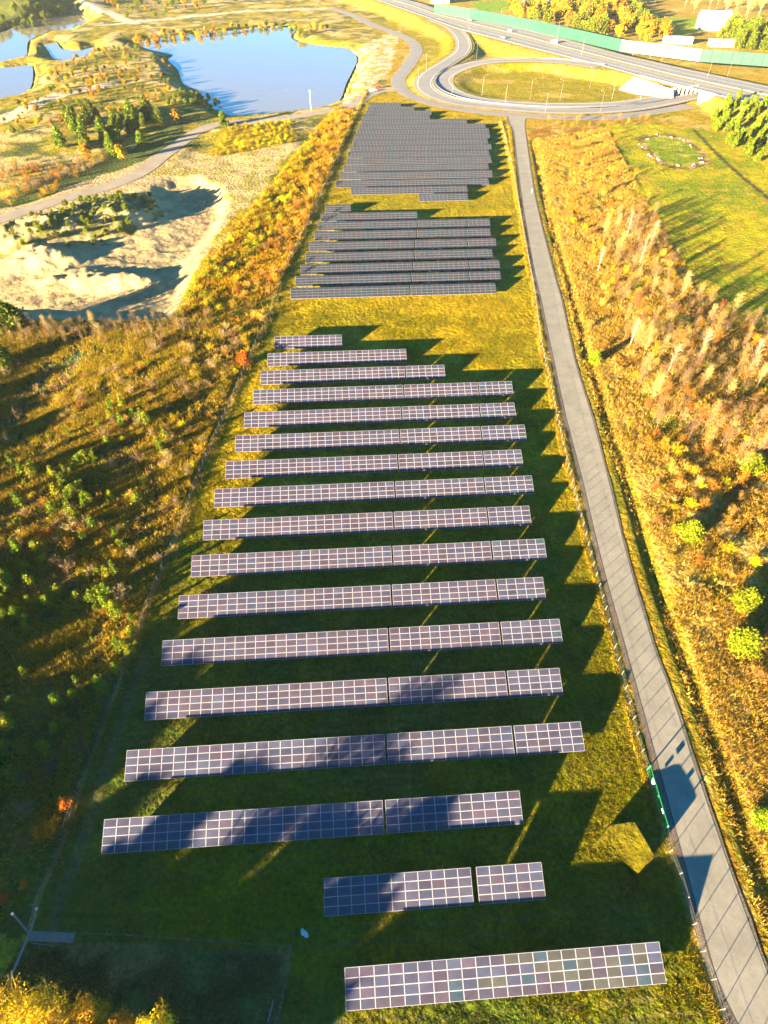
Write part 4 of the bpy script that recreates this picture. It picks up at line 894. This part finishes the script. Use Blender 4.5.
# ring of stones in the meadow
def stones():
    r = np.random.default_rng(5); c = [(641, 146), (648, 139), (658, 136), (670, 137), (682, 140), (690, 146), (700, 158), (704, 164), (692, 166), (676, 165), (660, 161), (648, 154)]
    k = 0
    for i, (u, v) in enumerate(c):
        for j in range(2):
            x, y = at(u+r.normal()*2, v+r.normal()*1.2); m = MB(); s = .35+.45*r.random()
            bm_ = []
            P = r.normal(size=(14, 3)); P /= np.linalg.norm(P, axis=1)[:, None]; P *= s*(.7+.5*r.random((14, 1))); P[:, 2] *= .6
            me = bpy.data.meshes.new('boulder'); import bmesh; b = bmesh.new(); [b.verts.new(p) for p in P]; bmesh.ops.convex_hull(b, input=b.verts); b.to_mesh(me); b.free(); me.materials.append(M_rock)
            tag(link('boulder', me, None, (x, y, hz(x, y)+.2)), 'pale boulder in the ring on the green meadow', 'boulder', 'boulders of the meadow ring')
stones()

# ------------------------------------------------------------------ motorway furniture
def barrier():
    P = resample(ats([(434, 13), (470, 18.5), (534, 31), (620, 51.5), (697, 61.5), (768, 66.5), (860, 74)], ZH), 60)
    t = empty('noise_barrier', (P[0][0], P[0][1], ZH)); tag(t, 'long pale green noise barrier along the far side of the motorway', 'noise barrier')
    hts = np.interp(np.arange(60), [0, 12, 25, 40, 59], [7.0, 7.0, 7.0, 7.0, 6.4]); o0 = P[0]
    m = MB(); q = MB()
    for i in range(59):
        a, b = P[i]-o0, P[i+1]-o0; h = hts[i]
        d = (b-a)/np.linalg.norm(b-a); n = np.array([-d[1], d[0]])*.12
        V = [(*(a-n), 0), (*(b-n), 0), (*(b-n), h), (*(a-n), h), (*(a+n), 0), (*(b+n), 0), (*(b+n), h), (*(a+n), h)]
        m.add(V, [(0, 1, 2, 3), (5, 4, 7, 6), (3, 2, 6, 7)]); link('barrier_post', PM, t, (*a, 0))
    link('barrier_panel', m.build('barrier_panel', M_barrier), t)
pm_ = MB(); pm_.box((0, 0, 3.55), (.4, .4, 7.1)); PM = pm_.build('barrier_post', M_barrier)
barrier()
def bridge():
    c = np.array([*at(680, 92, 2)]); t = empty('motorway_bridge', (c[0], c[1], 0)); tag(t, 'pale concrete bridge wall with piers where the ramp passes below the motorway', 'bridge')
    def rel(u, v, z): p = at(u, v, z); return (p[0]-c[0], p[1]-c[1], z)
    def quad(nm, pts, m_, th=.5):
        V = np.array([rel(*p) for p in pts]); n = np.cross(V[1]-V[0], V[2]-V[0]); n /= np.linalg.norm(n)
        if n[1] > 0: n = -n
        W_ = V-n*th; k = len(V); F = MB(); F.add(np.vstack([V, W_]), [list(range(4)), [7, 6, 5, 4], [0, 4, 5, 1], [1, 5, 6, 2], [2, 6, 7, 3], [3, 7, 4, 0]]); return link(nm, F.build(nm, m_), t)
    quad('slope_paving', [(619, 89, .3), (649, 97, .3), (663, 86, 5.0), (634, 76.5, 5.0)], M_conc)
    quad('abutment', [(650, 98, .2), (673, 100, .2), (673, 89, 5.0), (663, 86.5, 5.0)], M_conc)
    quad('wing_wall', [(697, 105, .2), (702, 104, .3), (714, 96.5, 5.0), (699, 93.5, 5.0)], M_conc)
    quad('parapet', [(639, 77, 4.6), (716, 96.5, 4.6), (716, 94.5, 6.0), (639, 75.5, 6.0)], M_conc, .3)
    for i in range(6):
        p = rel(672+i*4.4, 98-i*.6, .0); m = MB(); m.box((0, 0, 2.6), (1.3, 1.0, 5.2)); m.box((0, 0, 5.0), (1.8, 1.4, .4)); link('pier', m.build('pier', M_conc), t, p)
bridge()
def lamp_mesh():
    a = MB(); a.tube((0, 0, 0), (0, 0, 10), .10, .06, n=6); a.tube((0, 0, 10), (1.6, 0, 10.5), .05, .04, n=5); b = MB(); b.box((1.9, 0, 10.5), (.8, .3, .15)); return a.build('lamp_pole', M_steel), b.build('lamp_head', M_steel)
lp = lamp_mesh(); base = None
lamps = [(482, 118, 'ramp'), (420, 40, 'x')]
LP = [(426, 72), (418, 86), (452, 96), (482, 95), (468, 45), (476, 62), (545, 112), (530, 98), (560, 100), (612, 98), (505, 104), (600, 112), (590, 86), (640, 100), (660, 66), (705, 84), (726, 80), (650, 58), (632, 58), (556, 44), (500, 26), (580, 62)]
for i, (u, v) in enumerate(LP):
    x, y = at(u, v, 1); L_ = 'pale street lamp on a tall mast beside the motorway ramps'; z = hz(x, y)
    if base is None:
        t = empty('street_lamp', (x, y, z)); tag(t, L_, 'street lamp', 'street lamps of the motorway junction'); base = (t, [link('lamp_pole', lp[0], t), link('lamp_head', lp[1], t)])
    else: copy_tree(*base, (x, y, z), random.choice([0, 2.4, 3.1]), (1, 1, 1), L_, 'street lamps of the motorway junction')
# white mast by the lake
x, y = at(311, 110); m = MB(); m.tube((0, 0, 0), (0, 0, 9), .22, .14, n=8); m.box((0, 0, 9.1), (.9, .5, .5)); tag(link('lake_mast', m.build('lake_mast', M_white), None, (x, y, hz(x, y))), 'white mast standing at the near shore of the large lake', 'mast')
# guard rails
def rail(P, z, label):
    t = empty('guard_rail', (P[0][0], P[0][1], 0)); tag(t, label, 'guard rail'); m = MB(); q = MB(); o0 = np.array([P[0][0], P[0][1]])
    zz = np.broadcast_to(z, (len(P),))
    for i in range(len(P)-1):
        a, b = P[i][:2]-o0, P[i+1][:2]-o0; d = (b-a)/np.linalg.norm(b-a); n = np.array([-d[1], d[0]])*.05
        V = [(*(a-n), zz[i]+.4), (*(b-n), zz[i+1]+.4), (*(b-n), zz[i+1]+.85), (*(a-n), zz[i]+.85), (*(a+n), zz[i]+.4), (*(b+n), zz[i+1]+.4), (*(b+n), zz[i+1]+.85), (*(a+n), zz[i]+.85)]
        m.add(V, [(0, 1, 2, 3), (5, 4, 7, 6), (3, 2, 6, 7)]); q.box((*a, zz[i]+.3), (.15, .15, .8))
    link('rail_beam', m.build('rail_beam', M_steel), t); tag(link('rail_posts', q.build('rail_posts', M_steel), t), kind='stuff')
rail(offset(ra[:70], -5.6), ra[:70, 2], 'grey guard rail on the outer side of the double bend ramp'); rail(offset(rb, 5.6), rb[:, 2], 'grey guard rail along the loop ramp')
rail(mixl(.985), ZH, 'grey guard rail on the near edge of the motorway'); rail(mixl(.505), ZH+.05, 'grey guard rail in the motorway median')

def car(u, v, z, ang, body, label, van=False):
    x, y = at(u, v, z); t = empty('car', (x, y, z), ang); tag(t, label, 'car', None)
    m = MB(); L, w = 4.4, 1.8
    prof = [(-2.2, .35), (-2.2, .85), (-1.9, .95), (-1.3, 1.0), (-.7, 1.45), (1.1, 1.45), (1.75, .95), (2.2, .85), (2.2, .35)] if not van else [(-2.5, .35), (-2.5, 1.1), (-1.9, 1.3), (-1.3, 2.1), (2.5, 2.1), (2.5, .35)]
    n = len(prof); V = [(a, -w/2, b) for a, b in prof]+[(a, w/2, b) for a, b in prof]
    V = [(a, b*(.85 if c > 1.3 else 1), c) for a, b, c in V]
    me = bpy.data.meshes.new('body'); me.from_pydata(V, [], [list(range(n))[::-1], list(range(n, 2*n))]+[(i, (i+1) % n, n+(i+1) % n, n+i) for i in range(n)]); me.materials.append(body); link('body', me, t)
    for s in (-1, 1):
        g = MB(); g.box((.2, s*.81, 1.2), (1.7, .03, .34)); link('window', g.build('window', M_glassd), t)
        for xx in (-1.35, 1.35): g = MB(); g.tube((xx, s*.75, .33), (xx, s*.93, .33), .33, n=12); link('wheel', g.build('wheel', M_tyre), t)
    g = MB(); g.box((-1.02, 0, 1.24), (.05, 1.3, .36)); link('windscreen', g.build('windscreen', M_glassd), t)
P_white = mat('white_car_paint', (.75, .75, .75), rough=.3); P_blue = mat('blue_car_paint', (.04, .10, .25), rough=.3); P_dark = mat('grey_car_paint', (.10, .11, .12), rough=.3); P_red = mat('red_car_paint', (.5, .05, .04), rough=.3)
aw = -.55
car(503, 38.5, ZH+.06, aw, P_blue, 'blue car on the near carriageway of the motorway'); car(510, 31.5, ZH+.06, aw, P_dark, 'grey car on the far carriageway of the motorway')
car(554, 43, ZH+.06, aw, P_white, 'white van on the motorway near its middle', True); car(470, 21, ZH+.06, aw, P_dark, 'dark car on the far left part of the motorway')
car(373, 91.5, .1, .5, P_white, 'white car parked on the track beside the far end of the field'); car(378, 88, .1, .5, P_red, 'red car parked behind the white car at the far end')
car(102, 24, .1, .2, P_dark, 'dark car on the sandy track between the far lakes')

# person walking on the service road
def person(u, v):
    x, y = at(u, v); t = empty('person', (x, y, .05), .6); tag(t, 'person in a pale blue jacket walking on the service road', 'person')
    def skin_body(nm, J, E, Rr, m_):
        me = bpy.data.meshes.new(nm); me.from_pydata(J, E, []); o = link(nm, me, t); md = o.modifiers.new('s', 'SKIN'); sk = me.skin_vertices[0].data
        for i, r in enumerate(Rr): sk[i].radius = (r, r)
        sk[0].use_root = True; o.modifiers.new('d', 'SUBSURF').levels = 1; me.materials.append(m_); return o
    J = [(0, 0, .95), (0, 0, 1.2), (.02, 0, 1.42), (.03, 0, 1.53), (.04, 0, 1.66), (.05, 0, 1.76), (0, -.2, 1.4), (-.05, -.26, 1.13), (.1, -.25, .9), (0, .2, 1.4), (.05, .26, 1.13), (-.12, .25, .92),
         (.0, -.1, .9), (.15, -.1, .5), (.12, -.1, .08), (.27, -.1, .05), (0, .1, .9), (-.08, .1, .5), (-.3, .1, .12), (-.18, .1, .05)]
    E = [(0, 1), (1, 2), (2, 3), (3, 4), (4, 5), (2, 6), (6, 7), (7, 8), (2, 9), (9, 10), (10, 11), (0, 12), (12, 13), (13, 14), (14, 15), (0, 16), (16, 17), (17, 18), (18, 19)]
    Rr = [.15, .15, .16, .06, .11, .08, .08, .05, .04, .08, .05, .04, .1, .07, .05, .04, .1, .07, .05, .04]
    skin_body('body', J, E, Rr, M_blue)
    for nm, c, r, m_ in (('face', (.13, 0, 1.66), .07, M_skin), ('hair', (.0, 0, 1.72), .11, M_bark)):
        m = MB(); m.tube((c[0]-.02, c[1], c[2]-.08), (c[0], c[1], c[2]+.08), r, r*.6, n=8); link(nm, m.build(nm, m_), t)
person(531.5, 193.5)

# ------------------------------------------------------------------ houses beyond the barrier
def house(u, v, w, d, h, ang, wall, roof, label, flat=False):
    x, y = at(u, v, 0); z = max(0, hz(x, y)); t = empty('house', (x, y, z), ang); tag(t, label, 'house')
    m = MB(); m.box((0, 0, h/2-.5), (w, d, h+1)); wl = link('wall', m.build('wall', wall), t)
    rh = .6 if flat else d*.38; m = MB(); e = .5
    V = [(-w/2-e, -d/2-e, h-.1), (w/2+e, -d/2-e, h-.1), (w/2+e, d/2+e, h-.1), (-w/2-e, d/2+e, h-.1), (-w/2-e, 0, h+rh), (w/2+e, 0, h+rh)]
    me = bpy.data.meshes.new('roof'); me.from_pydata(V, [], [(0, 1, 5, 4), (2, 3, 4, 5), (0, 4, 3), (1, 2, 5), (3, 2, 1, 0)]); me.materials.append(roof); rf_ = link('roof', me, t)
    if not flat: m = MB(); m.box((w*.2, d*.12, h+rh*.8), (.8, .8, 1.8)); link('chimney', m.build('chimney', M_conc), rf_)
    n = max(2, int(w/4))
    for i in range(n): m = MB(); m.box((-w/2+(i+.5)*w/n, -d/2-.03, h*.5), (1.4, .1, 1.4)); link('window', m.build('window', M_glassd), t)
    m = MB(); m.box((-w/2+w/n, -d/2-.04, 1.0), (1.0, .1, 2.1)); link('door', m.build('door', M_wood), t)
for a in [(677, 43, 22, 10, 4, -.1, M_white, M_roof, 'long low white building just behind the noise barrier', True), (724, 46, 24, 10, 4, -.1, M_white, M_roof, 'white building behind the barrier near the right edge', True), (711, 29, 26, 16, 7, -.2, M_white, M_roof, 'large pale house on the lawn at the top right'),
          (533, 8, 22, 12, 7, .1, M_white, M_red, 'red-roofed white house among the trees beyond the barrier'), (548, 4, 18, 11, 6, -.2, M_white, M_roof, 'pale house behind the red-roofed one'), (592, 7, 18, 12, 6, .2, M_white, M_roof, 'pale house among golden trees at the top middle'),
          (440, 3, 20, 12, 7, 0, M_white, M_red, 'red-roofed house behind the left end of the barrier'), (625, 3, 20, 12, 6, .3, M_white, M_roof, 'pale roofed house at the top edge between the trees')]:
    house(*a)

for me in bpy.data.meshes:
    if me.name.split('.')[0] != 'ground' and not me.name.startswith('earth'): me.polygons.foreach_set('use_smooth', np.zeros(len(me.polygons), bool))
# ------------------------------------------------------------------ haze
def haze():
    m = bpy.data.materials.new('haze_air'); m.use_nodes = True; n = m.node_tree; n.nodes.remove(n.nodes['Principled BSDF'])
    v = n.nodes.new('ShaderNodeVolumePrincipled'); v.inputs['Color'].default_value = (.93, .93, .93, 1); v.inputs['Density'].default_value = HAZE; v.inputs['Anisotropy'].default_value = 0
    n.links.new(v.outputs[0], n.nodes['Material Output'].inputs['Volume'])
    b = MB(); z0, z1 = -7.0, 92.0; b.box((0, 600, (z0+z1)/2), (3600, 3000, z1-z0)); tag(link('haze', b.build('haze', m)), kind='stuff')
HAZE = .00004
haze()
